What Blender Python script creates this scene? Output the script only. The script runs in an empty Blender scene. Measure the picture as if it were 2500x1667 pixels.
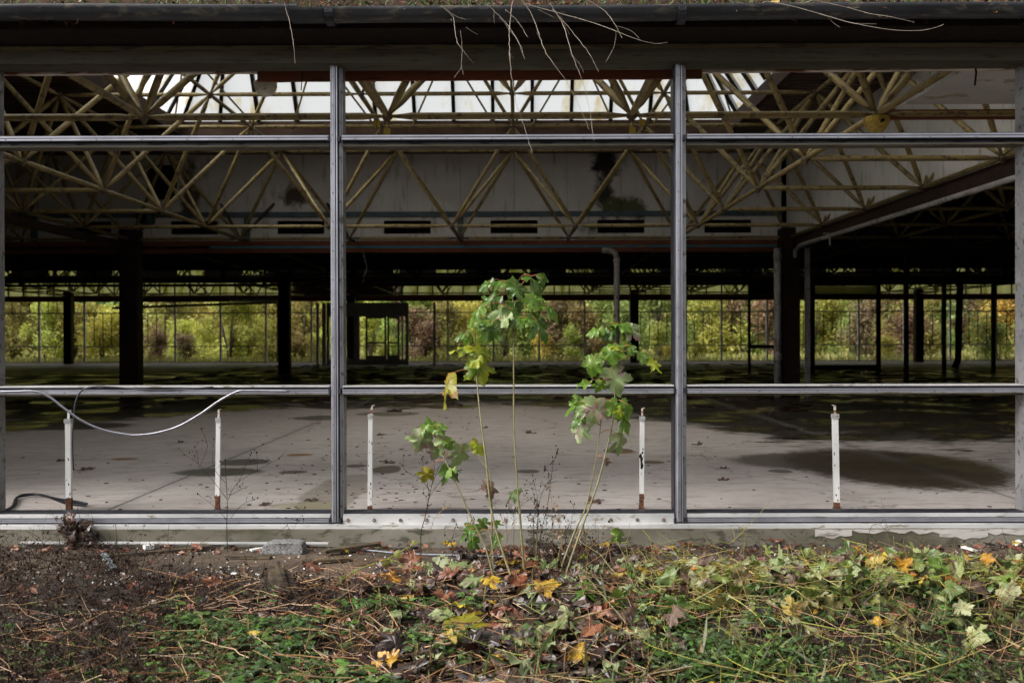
import bpy, math, random
from mathutils import Vector, Matrix, noise
R = math.radians
random.seed(7)
scene = bpy.context.scene
COL = scene.collection

# ------------------------------------------------------------------ camera
EYE = 1.33
F = 2431.0                                   # focal length in pixels of the 2500 px wide picture
cam_d = bpy.data.cameras.new('camera'); cam_d.sensor_width = 36; cam_d.lens = 35.0
cam_d.clip_start = 0.05; cam_d.clip_end = 1500
cam = bpy.data.objects.new('camera', cam_d); COL.objects.link(cam)
CM = Matrix.Rotation(R(0.33), 4, 'Z') @ Matrix.Rotation(R(90 - 0.21), 4, 'X') @ Matrix.Rotation(R(-0.14), 4, 'Z')
cam.matrix_world = Matrix.Translation((0, 0, EYE)) @ CM
cam_d.dof.use_dof = True; cam_d.dof.focus_distance = 6.4; cam_d.dof.aperture_fstop = 3.2
scene.camera = cam
scene.render.resolution_x = 1024; scene.render.resolution_y = 682

# ------------------------------------------------------------------ world, sun, exposure
world = bpy.data.worlds.new("World"); scene.world = world; world.use_nodes = True
wn = world.node_tree.nodes; wl = world.node_tree.links; wn.clear()
sky = wn.new('ShaderNodeTexSky'); sky.sky_type = 'NISHITA'; sky.sun_disc = False
SUN_EL, SUN_ROT = 44, 243
sky.sun_elevation = R(SUN_EL); sky.sun_rotation = R(SUN_ROT); sky.dust_density = 5; sky.air_density = 1; sky.ozone_density = 1
hs = wn.new('ShaderNodeHueSaturation'); hs.inputs['Saturation'].default_value = 0.10
bg = wn.new('ShaderNodeBackground'); bg.inputs['Strength'].default_value = 0.105
wo = wn.new('ShaderNodeOutputWorld')
wl.new(sky.outputs[0], hs.inputs['Color']); wl.new(hs.outputs[0], bg.inputs['Color']); wl.new(bg.outputs[0], wo.inputs['Surface'])
sd = bpy.data.lights.new('sun', 'SUN'); sd.energy = 1.15; sd.angle = R(34); sd.color = (1, .96, .89)
sun = bpy.data.objects.new('sun', sd); COL.objects.link(sun)
_d = Vector((math.sin(R(SUN_ROT)) * math.cos(R(SUN_EL)), math.cos(R(SUN_ROT)) * math.cos(R(SUN_EL)), math.sin(R(SUN_EL))))
sun.rotation_euler = _d.to_track_quat('Z', 'Y').to_euler()
sun.location = (0, -10, 20)
scene.view_settings.view_transform = 'Standard'; scene.view_settings.look = 'None'
scene.view_settings.exposure = 1.33; scene.view_settings.gamma = 1.0
scene.render.engine = 'CYCLES'
scene.cycles.max_bounces = 8; scene.cycles.diffuse_bounces = 5; scene.cycles.transparent_max_bounces = 12

# ------------------------------------------------------------------ helpers
def ray(px, py):
    return (CM.to_3x3() @ Vector(((px - 1250) / F, -(py - 833.5) / F, -1.0))).normalized()
def at(px, py, Y):                            # point of the picture ray lying in the plane y = Y
    d = ray(px, py); t = Y / d.y
    return Vector((d.x * t, Y, EYE + d.z * t))
def on_z(px, py, z):                          # ... lying on the level z
    d = ray(px, py); t = (z - EYE) / d.z
    return Vector((d.x * t, d.y * t, z))
def zz(py, Y, px=1250): return at(px, py, Y).z
def xx(px, Y, py=830): return at(px, py, Y).x

class MB:
    def __init__(s): s.v = []; s.f = []; s.m = []
    def quad(s, a, b, c, d, m=0):
        i = len(s.v); s.v += [tuple(a), tuple(b), tuple(c), tuple(d)]; s.f.append((i, i+1, i+2, i+3)); s.m.append(m)
    def box(s, x0, x1, y0, y1, z0, z1, m=0):
        i = len(s.v)
        s.v += [(x0,y0,z0),(x1,y0,z0),(x1,y1,z0),(x0,y1,z0),(x0,y0,z1),(x1,y0,z1),(x1,y1,z1),(x0,y1,z1)]
        for f in ((0,3,2,1),(4,5,6,7),(0,1,5,4),(1,2,6,5),(2,3,7,6),(3,0,4,7)):
            s.f.append(tuple(i+k for k in f)); s.m.append(m)
    def obox(s, p, q, w, h, m=0, up=Vector((0,0,1))):      # bar of section w x h from p to q
        p = Vector(p); q = Vector(q); d = (q-p).normalized()
        a = d.cross(up)
        if a.length < 1e-3: a = d.cross(Vector((0,1,0)))
        a.normalize(); b = a.cross(d).normalized()
        i = len(s.v)
        for c in (p, q):
            for sx, sy in ((-1,-1),(1,-1),(1,1),(-1,1)): s.v.append(tuple(c + a*sx*w/2 + b*sy*h/2))
        for f in ((3,2,1,0),(4,5,6,7),(0,1,5,4),(1,2,6,5),(2,3,7,6),(3,0,4,7)):
            s.f.append(tuple(i+k for k in f)); s.m.append(m)
    def tube(s, pts, rads, n=6, m=0, cap=True, flat=1.0):
        pts = [Vector(p) for p in pts]
        if not hasattr(rads, '__len__'): rads = [rads]*len(pts)
        i0 = len(s.v); ref = None
        for k, p in enumerate(pts):
            d = (pts[min(k+1, len(pts)-1)] - pts[max(k-1, 0)])
            if d.length < 1e-6: d = Vector((0,0,1))
            d.normalize()
            if ref is None:
                ref = d.cross(Vector((0,0,1)))
                if ref.length < .05: ref = d.cross(Vector((0,1,0)))
            a = (ref - d*ref.dot(d))
            if a.length < 1e-5: a = d.orthogonal()
            a.normalize(); ref = a; b = d.cross(a)
            for j in range(n):
                t = 2*math.pi*j/n
                s.v.append(tuple(p + (a*math.cos(t)*flat + b*math.sin(t))*rads[k]))
        for k in range(len(pts)-1):
            for j in range(n):
                a0 = i0 + k*n + j; a1 = i0 + k*n + (j+1) % n
                s.f.append((a0, a1, a1+n, a0+n)); s.m.append(m)
        if cap:
            s.f.append(tuple(i0 + j for j in reversed(range(n)))); s.m.append(m)
            e = i0 + (len(pts)-1)*n
            s.f.append(tuple(e + j for j in range(n))); s.m.append(m)
    def ball(s, c, r, m=0, nu=8, nv=5, sq=(1,1,1), jit=0):
        i0 = len(s.v); c = Vector(c)
        for a in range(nv+1):
            th = math.pi*a/nv
            for b in range(nu):
                ph = 2*math.pi*b/nu; k = 1 + random.uniform(-jit, jit)
                s.v.append((c.x + r*sq[0]*k*math.sin(th)*math.cos(ph), c.y + r*sq[1]*k*math.sin(th)*math.sin(ph), c.z + r*sq[2]*k*math.cos(th)))
        for a in range(nv):
            for b in range(nu):
                p = i0 + a*nu + b; q = i0 + a*nu + (b+1) % nu
                s.f.append((p, p+nu, q+nu, q)); s.m.append(m)
    def build(s, name, mats, parent=None, smooth=False, org=None):
        me = bpy.data.meshes.new(name)
        if org is not None:
            o_ = Vector(org); s.v = [tuple(Vector(v)-o_) for v in s.v]
        me.from_pydata(s.v, [], s.f); me.validate(clean_customdata=False)
        if not isinstance(mats, (list, tuple)): mats = [mats]
        for m in mats: me.materials.append(m)
        if len(mats) > 1 and len(me.polygons) == len(s.m): me.polygons.foreach_set('material_index', s.m)
        if smooth: me.polygons.foreach_set('use_smooth', [True]*len(me.polygons))
        me.update()
        o = bpy.data.objects.new(name, me); COL.objects.link(o)
        if org is not None and parent is None: o.location = org
        if parent is not None: o.parent = parent
        return o
def tag(o, label=None, cat=None, group=None, kind=None):
    if label: o['label'] = label
    if cat: o['category'] = cat
    if group: o['group'] = group
    if kind: o['kind'] = kind
    return o
def empty(name, label, cat, loc=(0,0,0), group=None):
    o = bpy.data.objects.new(name, None); COL.objects.link(o); o.location = loc; o.empty_display_size = .1
    return tag(o, label, cat, group)
def part(mb, name, mats, parent, smooth=False):            # world-space mesh under a thing that may stand off the origin
    o = mb.build(name, mats, None, smooth); o.parent = parent
    p = parent; off = Vector((0,0,0))
    while p is not None: off += p.location; p = p.parent
    o.location = -off
    return o
def copy_tree(o, parent=None):
    c = o.copy(); COL.objects.link(c)
    if parent is not None: c.parent = parent
    for ch in list(o.children): copy_tree(ch, c)
    return c

# ------------------------------------------------------------------ materials
def ramp(nt, fac, stops):
    r = nt.nodes.new('ShaderNodeValToRGB'); e = r.color_ramp.elements
    while len(e) > 1: e.remove(e[-1])
    e[0].position = stops[0][0]; e[0].color = (*stops[0][1], 1)
    for p, c in stops[1:]:
        x = e.new(p); x.color = (*c, 1)
    if fac is not None: nt.links.new(fac, r.inputs[0])
    return r
def noise_n(nt, vec, scale, detail=4, rough=.55, dist=0):
    n = nt.nodes.new('ShaderNodeTexNoise'); n.inputs['Scale'].default_value = scale
    n.inputs['Detail'].default_value = detail; n.inputs['Roughness'].default_value = rough; n.inputs['Distortion'].default_value = dist
    if vec is not None: nt.links.new(vec, n.inputs['Vector'])
    return n
def mixc(nt, fac, a, b, mode='MIX'):
    m = nt.nodes.new('ShaderNodeMix'); m.data_type = 'RGBA'; m.blend_type = mode
    for idx, v in ((0, fac), (6, a), (7, b)):
        if isinstance(v, (int, float)): m.inputs[idx].default_value = v
        elif isinstance(v, tuple): m.inputs[idx].default_value = (*v, 1)
        else: nt.links.new(v, m.inputs[idx])
    return m.outputs[2]
def math_n(nt, op, a, b=None, clamp=False):
    m = nt.nodes.new('ShaderNodeMath'); m.operation = op; m.use_clamp = clamp
    for i, v in enumerate((a, b)):
        if v is None: continue
        if isinstance(v, (int, float)): m.inputs[i].default_value = v
        else: nt.links.new(v, m.inputs[i])
    return m.outputs[0]
def smooth_n(nt, v, lo, hi):
    m = nt.nodes.new('ShaderNodeMapRange'); m.interpolation_type = 'SMOOTHSTEP'
    nt.links.new(v, m.inputs[0]); m.inputs[1].default_value = lo; m.inputs[2].default_value = hi
    return m.outputs[0]
def new_mat(name):
    m = bpy.data.materials.new(name); m.use_nodes = True; nt = m.node_tree
    return m, nt, nt.nodes['Principled BSDF']
def coords(nt, kind='Object', scale=None):
    t = nt.nodes.new('ShaderNodeTexCoord'); v = t.outputs[kind]
    if scale:
        mp = nt.nodes.new('ShaderNodeMapping'); mp.inputs['Scale'].default_value = scale
        nt.links.new(v, mp.inputs[0]); v = mp.outputs[0]
    return v
def bump_n(nt, bs, h, strength=.3, dist=.01):
    b = nt.nodes.new('ShaderNodeBump'); b.inputs['Strength'].default_value = strength; b.inputs['Distance'].default_value = dist
    nt.links.new(h, b.inputs['Height']); nt.links.new(b.outputs[0], bs.inputs['Normal'])
def simple(name, c1, c2, scale=6, rough=.6, metal=0., c3=None, t3=.62, s3=25, vscale=None, bump=.15, rvar=.15, isl=0., spec=.5):
    """two tones by a broad noise, a third (dirt, rust) by a finer one"""
    m, nt, bs = new_mat(name); v = coords(nt, 'Object', vscale)
    n = noise_n(nt, v, scale, 5, .6)
    c = ramp(nt, n.outputs[0], [(.35, c1), (.65, c2)]).outputs[0]
    if c3:
        n2 = noise_n(nt, v, s3, 6, .65, .3)
        c = mixc(nt, smooth_n(nt, n2.outputs[0], t3-.06, t3+.05), c, c3)
    if isl:
        g = nt.nodes.new('ShaderNodeNewGeometry')
        k = nt.nodes.new('ShaderNodeMapRange'); nt.links.new(g.outputs['Random Per Island'], k.inputs[0]); k.inputs[3].default_value = 1-isl; k.inputs[4].default_value = 1+isl*.5
        h = nt.nodes.new('ShaderNodeHueSaturation'); nt.links.new(k.outputs[0], h.inputs['Value']); nt.links.new(c, h.inputs['Color']); c = h.outputs[0]
    nt.links.new(c, bs.inputs['Base Color'])
    bs.inputs['Metallic'].default_value = metal; bs.inputs['Specular IOR Level'].default_value = spec
    n3 = noise_n(nt, v, scale*3, 4)
    r = nt.nodes.new('ShaderNodeMapRange'); nt.links.new(n3.outputs[0], r.inputs[0]); r.inputs[3].default_value = max(.03, rough-rvar); r.inputs[4].default_value = min(1, rough+rvar)
    nt.links.new(r.outputs[0], bs.inputs['Roughness'])
    if bump: bump_n(nt, bs, n3.outputs[0], bump, .01)
    return m
def leafmat(name, cols, spot=None, trans=.35, rough=.45, sscale=40, veins=False):
    """leaf: one colour of cols per leaf (mesh island), blotches of the colour spot, some light through it"""
    m, nt, bs = new_mat(name)
    g = nt.nodes.new('ShaderNodeNewGeometry')
    n = len(cols)
    r = ramp(nt, g.outputs['Random Per Island'], [((i+.5)/n, c) for i, c in enumerate(cols)])
    c = r.outputs[0]; v = coords(nt, 'Object')
    nn = noise_n(nt, v, sscale, 4, .6)
    c = mixc(nt, .35, c, ramp(nt, nn.outputs[0], [(.3, (.25,.25,.25)), (.7, (1,1,1))]).outputs[0], 'MULTIPLY')
    if spot:
        n2 = noise_n(nt, v, sscale*.55, 3, .6)
        c = mixc(nt, smooth_n(nt, n2.outputs[0], .52, .64), c, spot)
    nt.links.new(c, bs.inputs['Base Color']); bs.inputs['Roughness'].default_value = rough
    bump_n(nt, bs, nn.outputs[0], .3, .004)
    if trans:
        tr = nt.nodes.new('ShaderNodeBsdfTranslucent'); nt.links.new(c, tr.inputs[0])
        mx = nt.nodes.new('ShaderNodeMixShader'); mx.inputs[0].default_value = trans
        nt.links.new(bs.outputs[0], mx.inputs[1]); nt.links.new(tr.outputs[0], mx.inputs[2])
        nt.links.new(mx.outputs[0], nt.nodes['Material Output'].inputs[0])
    return m

M = {}
M['alu'] = simple('brushed_aluminium', (.33,.33,.37), (.46,.46,.52), 3, .36, .75, (.14,.13,.12), .70, 40, (1,1,1), .08)
M['alu_dull'] = simple('weathered_aluminium', (.22,.22,.23), (.34,.33,.34), 4, .5, .5, (.09,.08,.06), .6, 18, None, .15)
M['alu_white'] = simple('pale_sill_metal', (.36,.36,.36), (.55,.54,.53), 5, .5, .1, (.2,.17,.12), .62, 22, (.3,1,1), .15)
M['gasket'] = simple('black_gasket', (.008,.008,.012), (.02,.02,.03), 10, .45, 0, (.1,.1,.1), .72, 60)
M['lintel'] = simple('grimy_lintel_paint', (.07,.06,.042), (.115,.105,.08), 2.5, .65, 0, (.05,.038,.022), .60, 14, (.35,1,3), .3, spec=.15)
M['lintel_rail'] = simple('mossy_rail', (.10,.085,.045), (.15,.13,.075), 4, .6, 0, (.06,.045,.03), .55, 12, (.35,1,2), .2, spec=.15)
M['gutter'] = simple('dark_gutter', (.018,.019,.023), (.04,.042,.048), 5, .42, .2, (.09,.08,.065), .6, 16, (.4,1,1), .2)
M['black'] = simple('black_paint', (.008,.007,.006), (.016,.013,.011), 5, .7, spec=.15)
M['soffit'] = simple('dark_soffit_board', (.010,.007,.006), (.02,.013,.01), 5, .85, spec=.15)
M['plinth'] = simple('concrete_plinth', (.08,.075,.045), (.22,.20,.17), 1.3, .85, 0, (.07,.065,.045), .57, 11, (.6,1,1.5), .5, spec=.2)
M['flake'] = simple('flaking_white_paint', (.36,.34,.31), (.46,.44,.41), 6, .7, 0, (.15,.13,.10), .6, 20, (.35,1,2), .5)
M['greyframe'] = simple('shaded_grey_frame_paint', (.05,.047,.042), (.085,.08,.07), 3, .6, spec=.2)  # grey tube paint with the unlit bays' shade put into its colour
M['yellow'] = simple('ochre_tube_paint', (.20,.145,.048), (.28,.21,.08), 3, .5, 0, (.08,.05,.025), .58, 11, None, .1)
M['yellow2'] = simple('bright_ochre_plate', (.42,.28,.03), (.5,.36,.06), 8, .5, 0, (.1,.06,.02), .6, 30)
M['darknode'] = simple('rusty_node_steel', (.06,.04,.025), (.14,.10,.04), 20, .6)
M['deck'] = simple('brown_roof_sheet', (.055,.032,.022), (.085,.05,.034), 2, .7, spec=.15)
M['brown'] = simple('red_brown_column_paint', (.018,.009,.007), (.032,.015,.011), 4, .5, spec=.15)
M['board'] = simple('red_brown_board', (.13,.042,.02), (.19,.065,.032), 3, .6, 0, (.07,.03,.02), .62, 12, (.3,1,2), spec=.15)
M['blue'] = simple('grey_blue_beam', (.05,.085,.10), (.08,.12,.14), 3, .6, 0, (.04,.03,.02), .6, 9)
M['blue2'] = simple('turquoise_stripe', (.03,.16,.24), (.05,.22,.3), 3, .6, 0, (.25,.15,.05), .62, 5)
M['rustwhite'] = simple('peeling_white_paint', (.5,.43,.35), (.66,.6,.53), 4, .7, 0, (.17,.07,.03), .54, 7, (.35,1,2), .5)
M['pipe'] = simple('grey_plastic_pipe', (.2,.185,.17), (.3,.285,.27), 3, .5, 0, (.1,.08,.06), .6, 9)
M['postwhite'] = simple('chipped_white_paint', (.68,.67,.65), (.8,.79,.78), 5, .45, 0, (.2,.1,.05), .7, 34, (1,1,.5), .2)
M['rust'] = simple('flaking_rust', (.10,.035,.015), (.2,.08,.035), 25, .85, 0, (.03,.015,.01), .55, 60, None, .8)
M['ceil_panel'] = simple('stained_ceiling_panel', (.42,.4,.38), (.52,.5,.47), 1.5, .8, 0, (.3,.26,.18), .6, 3)
M['concrete_block'] = simple('aerated_block', (.16,.155,.15), (.27,.265,.26), 40, .95, 0, (.05,.05,.05), .56, 90, None, 1.0)
M['wood_wet'] = simple('wet_rotten_wood', (.045,.03,.018), (.13,.095,.05), 6, .5, 0, (.02,.014,.01), .55, 12, (.25,2,2), .6)
M['slate'] = simple('blue_grey_slate', (.10,.12,.135), (.17,.19,.2), 9, .5)
M['chip'] = simple('white_plaster_chip', (.6,.59,.56), (.78,.77,.74), 20, .8, isl=.4)
M['twig'] = simple('pale_dry_twig', (.26,.21,.16), (.42,.36,.29), 12, .6)
M['stemgreen'] = simple('olive_stem', (.12,.105,.04), (.19,.165,.07), 14, .5, 0, (.08,.06,.03), .6, 60)
M['petiole'] = simple('red_leaf_stalk', (.32,.07,.03), (.4,.15,.05), 14, .4)
M['darktwig'] = simple('dead_brown_stalk', (.016,.009,.006), (.042,.022,.013), 14, .75, isl=.5, spec=.25)
M['hose'] = simple('grey_blue_cable', (.17,.2,.24), (.26,.29,.33), 9, .35)
M['globe'] = simple('opal_lamp_glass', (.5,.46,.36), (.65,.6,.5), 4, .4, 0, (.2,.15,.08), .6, 18)
M['facwhite'] = simple('far_white_frame', (.72,.72,.74), (.82,.82,.84), 3, .5, .0)
M['facdark'] = simple('far_dark_frame', (.02,.02,.02), (.04,.04,.04), 3, .6, spec=.15)
M['bark'] = simple('grey_brown_bark', (.05,.04,.03), (.09,.075,.055), 6, .8, vscale=(1,1,.3), bump=.6)
M['straw'] = leafmat('straw_stalks', [(.42,.22,.09),(.25,.12,.045),(.5,.32,.17),(.12,.06,.03),(.36,.2,.08),(.2,.09,.035),(.09,.045,.025)], None, 0, .5, 30)
M['ystalk'] = leafmat('yellow_green_stalks', [(.34,.31,.05),(.2,.19,.04),(.36,.25,.09),(.28,.31,.04),(.2,.12,.05),(.12,.08,.03)], None, 0, .45, 30)
M['grass'] = leafmat('grass_blades', [(.035,.065,.01),(.07,.12,.018),(.12,.16,.04),(.02,.045,.01),(.14,.13,.04),(.2,.26,.11),(.04,.03,.015)], None, .2, .5)
M['weed'] = leafmat('green_weed_leaves', [(.032,.08,.01),(.06,.15,.016),(.11,.22,.03),(.02,.045,.01),(.10,.15,.05),(.04,.09,.03),(.15,.21,.05),(.028,.06,.01)], (.04,.06,.015), .25, .45, 60)
M['deadleaf'] = leafmat('dark_wet_leaves', [(.025,.014,.009),(.045,.026,.017),(.085,.052,.036),(.03,.017,.014),(.12,.075,.05),(.075,.028,.014),(.016,.010,.008)], (.022,.013,.01), .05, .33, 26)
M['redleaf'] = leafmat('russet_oak_leaves', [(.22,.07,.03),(.3,.12,.06),(.16,.055,.025),(.27,.10,.07),(.34,.17,.11)], (.10,.04,.025), .15, .4, 26)
M['yelleaf'] = leafmat('yellow_orange_leaves', [(.5,.3,.02),(.42,.15,.02),(.55,.4,.04),(.4,.3,.07)], (.15,.06,.02), .2, .4, 22)
M['paleleaf'] = leafmat('pale_leaf_undersides', [(.25,.3,.14),(.33,.36,.2),(.2,.26,.09),(.36,.36,.18)], (.14,.13,.06), .25, .5, 20)
M['cutleaf'] = leafmat('cut_green_maple_leaves', [(.08,.15,.025),(.13,.2,.03),(.2,.25,.05),(.07,.12,.035),(.26,.28,.07),(.2,.14,.06),(.1,.17,.04),(.32,.34,.14)], (.13,.11,.035), .25, .4, 18)
M['mg'] = leafmat('maple_leaf_green', [(.11,.22,.025),(.15,.27,.03),(.09,.19,.03)], (.2,.3,.07), .35, .3, 22)
M['md'] = leafmat('maple_leaf_deep_green', [(.06,.13,.018),(.085,.16,.022)], (.14,.21,.06), .3, .27, 22)
M['my'] = leafmat('maple_leaf_yellow_green', [(.3,.38,.03),(.38,.42,.03)], (.14,.2,.03), .4, .35, 22)
M['mp'] = leafmat('maple_leaf_blotched', [(.27,.36,.12),(.3,.38,.17)], (.3,.22,.18), .3, .4, 20)
M['mo'] = leafmat('maple_leaf_olive_brown', [(.26,.26,.02),(.32,.28,.03)], (.25,.13,.02), .4, .4, 20)
M['mb'] = leafmat('maple_leaf_dead_brown', [(.13,.075,.05),(.16,.1,.07)], (.07,.04,.03), .2, .5, 20)

# glass fibre rooflight panel, stained, lets daylight through
def panel_mat(name, col, stain, tlo=.5, clear=.3):
    m, nt, bs = new_mat(name); v = coords(nt, 'Object', (1,.35,.35))
    n = noise_n(nt, v, 2.2, 5, .6); c = mixc(nt, smooth_n(nt, n.outputs[0], tlo, tlo+.2), col, stain)
    tr = nt.nodes.new('ShaderNodeBsdfTranslucent'); nt.links.new(c, tr.inputs[0]); nt.links.new(c, bs.inputs['Base Color'])
    mx = nt.nodes.new('ShaderNodeMixShader'); mx.inputs[0].default_value = .85
    nt.links.new(bs.outputs[0], mx.inputs[1]); nt.links.new(tr.outputs[0], mx.inputs[2])
    tp = nt.nodes.new('ShaderNodeBsdfTransparent'); nt.links.new(c, tp.inputs[0]); m2 = nt.nodes.new('ShaderNodeMixShader'); m2.inputs[0].default_value = clear
    nt.links.new(mx.outputs[0], m2.inputs[1]); nt.links.new(tp.outputs[0], m2.inputs[2])
    nt.links.new(m2.outputs[0], nt.nodes['Material Output'].inputs[0]); bs.inputs['Roughness'].default_value = .5
    return m
M['rooflight'] = panel_mat('translucent_rooflight', (.97,.98,.96), (.72,.58,.25), .52, .6)
M['mossglass'] = panel_mat('mossy_translucent_panel', (.8,.8,.55), (.5,.5,.2), .45, .25)

def ellipse_fac(nt, sx, sy, cx, cy, rx, ry, nz, amp=.5, lo=.75, hi=1.0):
    a = math_n(nt, 'DIVIDE', math_n(nt, 'SUBTRACT', sx, cx), rx); b = math_n(nt, 'DIVIDE', math_n(nt, 'SUBTRACT', sy, cy), ry)
    d = math_n(nt, 'SQRT', math_n(nt, 'ADD', math_n(nt, 'MULTIPLY', a, a), math_n(nt, 'MULTIPLY', b, b)))
    d = math_n(nt, 'ADD', d, math_n(nt, 'MULTIPLY', math_n(nt, 'SUBTRACT', nz, .5), amp))
    f = smooth_n(nt, d, lo, hi); return math_n(nt, 'SUBTRACT', 1.0, f)

# white fascia cladding with a big mould stain where water comes in
def fascia_mat():
    m, nt, bs = new_mat('white_fascia_cladding'); v = coords(nt, 'Object')
    n = noise_n(nt, v, 1.2, 5, .6); c = ramp(nt, n.outputs[0], [(.3, (.6,.57,.53)), (.7, (.74,.71,.67))]).outputs[0]
    vs = coords(nt, 'Object', (3,3,.5)); n2 = noise_n(nt, vs, 2.5, 5, .6)
    c = mixc(nt, math_n(nt, 'MULTIPLY', smooth_n(nt, n2.outputs[0], .54, .72), .6), c, (.2,.15,.09))
    sp = nt.nodes.new('ShaderNodeSeparateXYZ'); nt.links.new(v, sp.inputs[0]); X, Z = sp.outputs[0], sp.outputs[2]
    n3 = noise_n(nt, v, 2.6, 6, .7).outputs[0]
    for (px, py, rx, rz, colr) in ((1478,395,.42,.42,(.012,.010,.008)), (1475,470,.25,.55,(.03,.026,.014)), (1520,510,.6,.3,(.09,.10,.035)), (1485,553,.75,.2,(.04,.035,.02)), (720,480,.4,.3,(.09,.06,.04)), (460,470,.3,.8,(.11,.08,.05))):
        p = at(px, py, 23.3)
        c = mixc(nt, ellipse_fac(nt, X, Z, p.x, p.z, rx, rz, n3, 2.6, .45, 1.1), c, colr)
    nt.links.new(c, bs.inputs['Base Color']); bs.inputs['Roughness'].default_value = .75
    bump_n(nt, bs, n2.outputs[0], .2, .01)
    return m
M['fascia'] = fascia_mat()

# concrete floor: dry and pale by the windows, damp and puddled further in, with daylight falloff tinted in
def floor_mat():
    m, nt, bs = new_mat('dusty_concrete_floor'); v = coords(nt, 'Object')
    sp = nt.nodes.new('ShaderNodeSeparateXYZ'); nt.links.new(v, sp.inputs[0]); X, Y = sp.outputs[0], sp.outputs[1]
    n1 = noise_n(nt, v, .7, 6, .6).outputs[0]
    n2 = noise_n(nt, coords(nt, 'Object', (1,2.6,1)), 2.6, 6, .65).outputs[0]
    n4 = noise_n(nt, v, 38, 5, .7).outputs[0]
    c = ramp(nt, n1, [(.3, (.47,.415,.385)), (.7, (.63,.575,.54))]).outputs[0]
    c = mixc(nt, math_n(nt, 'MULTIPLY', smooth_n(nt, n2, .48, .66), .5), c, (.27,.22,.185))
    n6 = noise_n(nt, coords(nt, 'Object', (1,1.8,1)), 8, 7, .75, .4).outputs[0]
    c = mixc(nt, math_n(nt, 'MULTIPLY', smooth_n(nt, n6, .52, .68), .38), c, (.2,.17,.14))
    c = mixc(nt, math_n(nt, 'MULTIPLY', smooth_n(nt, n4, .60, .70), .7), c, (.10,.08,.06))
    vo = nt.nodes.new('ShaderNodeTexVoronoi'); vo.feature = 'DISTANCE_TO_EDGE'; vo.inputs['Scale'].default_value = .33
    nd = nt.nodes.new('ShaderNodeVectorMath'); nd.operation = 'ADD'; nn_ = noise_n(nt, v, 1.1, 6, .65); nt.links.new(v, nd.inputs[0]); nt.links.new(nn_.outputs[1], nd.inputs[1]); nt.links.new(nd.outputs[0], vo.inputs['Vector'])
    c = mixc(nt, math_n(nt, 'MULTIPLY', math_n(nt, 'SUBTRACT', 1.0, smooth_n(nt, vo.outputs[0], .001, .006)), .6), c, (.12,.1,.08))
    light_fade = math_n(nt, 'MULTIPLY', smooth_n(nt, math_n(nt, 'ADD', Y, math_n(nt, 'MULTIPLY', math_n(nt, 'SUBTRACT', n1, .5), 10)), 11, 20), .42)  # brown tint grows with depth, standing in for the fading daylight
    c = mixc(nt, light_fade, c, (.22,.16,.11)); wet = 0.0
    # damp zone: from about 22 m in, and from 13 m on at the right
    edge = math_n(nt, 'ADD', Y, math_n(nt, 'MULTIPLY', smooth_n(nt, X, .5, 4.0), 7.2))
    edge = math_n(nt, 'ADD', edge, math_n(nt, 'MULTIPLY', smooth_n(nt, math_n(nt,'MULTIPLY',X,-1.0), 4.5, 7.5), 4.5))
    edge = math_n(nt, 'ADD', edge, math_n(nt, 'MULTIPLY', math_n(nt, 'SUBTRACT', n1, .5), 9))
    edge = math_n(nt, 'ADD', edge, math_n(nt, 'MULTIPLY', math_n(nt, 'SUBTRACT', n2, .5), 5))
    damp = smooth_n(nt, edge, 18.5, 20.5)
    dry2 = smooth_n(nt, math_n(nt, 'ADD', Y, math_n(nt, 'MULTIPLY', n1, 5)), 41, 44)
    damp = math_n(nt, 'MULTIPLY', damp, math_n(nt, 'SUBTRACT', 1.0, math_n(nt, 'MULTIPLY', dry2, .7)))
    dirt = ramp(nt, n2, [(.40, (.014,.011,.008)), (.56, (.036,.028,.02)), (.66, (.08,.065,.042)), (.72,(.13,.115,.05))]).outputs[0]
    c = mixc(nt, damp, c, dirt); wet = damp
    stains = [  # px, py, half width px, half height px, colour, strength
        (2180,1138,250,44,(.065,.048,.032),1), (1985,1125,200,20,(.07,.055,.035),.8), (2330,1130,90,22,(.13,.115,.045),.45), (535,1152,105,10,(.085,.08,.05),.95), (598,1128,60,8,(.085,.08,.05),.9), (715,1152,33,4,(.1,.09,.06),.9),
        (945,1145,37,9,(.12,.095,.06),.9), (870,1137,27,4,(.11,.09,.06),.9), (1290,1150,30,4.5,(.12,.10,.075),.9), (1512,1101,40,6,(.08,.06,.045),.9), (1590,1128,30,4,(.12,.09,.06),.9),
        (1905,1150,30,4.5,(.11,.10,.07),.9), (303,1120,34,3.2,(.24,.12,.03),.9), (732,1110,34,3,(.24,.12,.03),.9), (1530,1103,30,3,(.26,.13,.04),.7), (950,1010,75,5,(.09,.075,.05),.7),
        (850,990,110,8,(.045,.036,.025),.95), (1400,985,120,7,(.04,.03,.022),.95), (780,1020,60,6,(.05,.045,.03),.8), (820,1200,70,45,(.16,.135,.09),.55), (1050,1243,190,4,(.12,.10,.07),.6), (760,1235,100,10,(.3,.27,.12),.5),
        (170,1040,150,9,(.04,.033,.022),.9)]
    n5 = noise_n(nt, v, 1.7, 5, .6).outputs[0]
    for px, py, wx, wy, colr, k in stains:
        p = on_z(px, py, 0); a = on_z(px+wx, py, 0); b = on_z(px, py-wy, 0)
        f = ellipse_fac(nt, X, Y, p.x, p.y, abs(a.x-p.x)*1.1, abs(b.y-p.y)*1.1, n5 if wx < 90 else n6, .9, *((.82, .98) if wx < 90 else (.76, 1.02)))
        f = math_n(nt, 'MULTIPLY', f, k); c = mixc(nt, f, c, colr)
        wet = math_n(nt, 'MAXIMUM', wet, math_n(nt, 'MULTIPLY', f, .55)) if wx > 90 else wet
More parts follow.
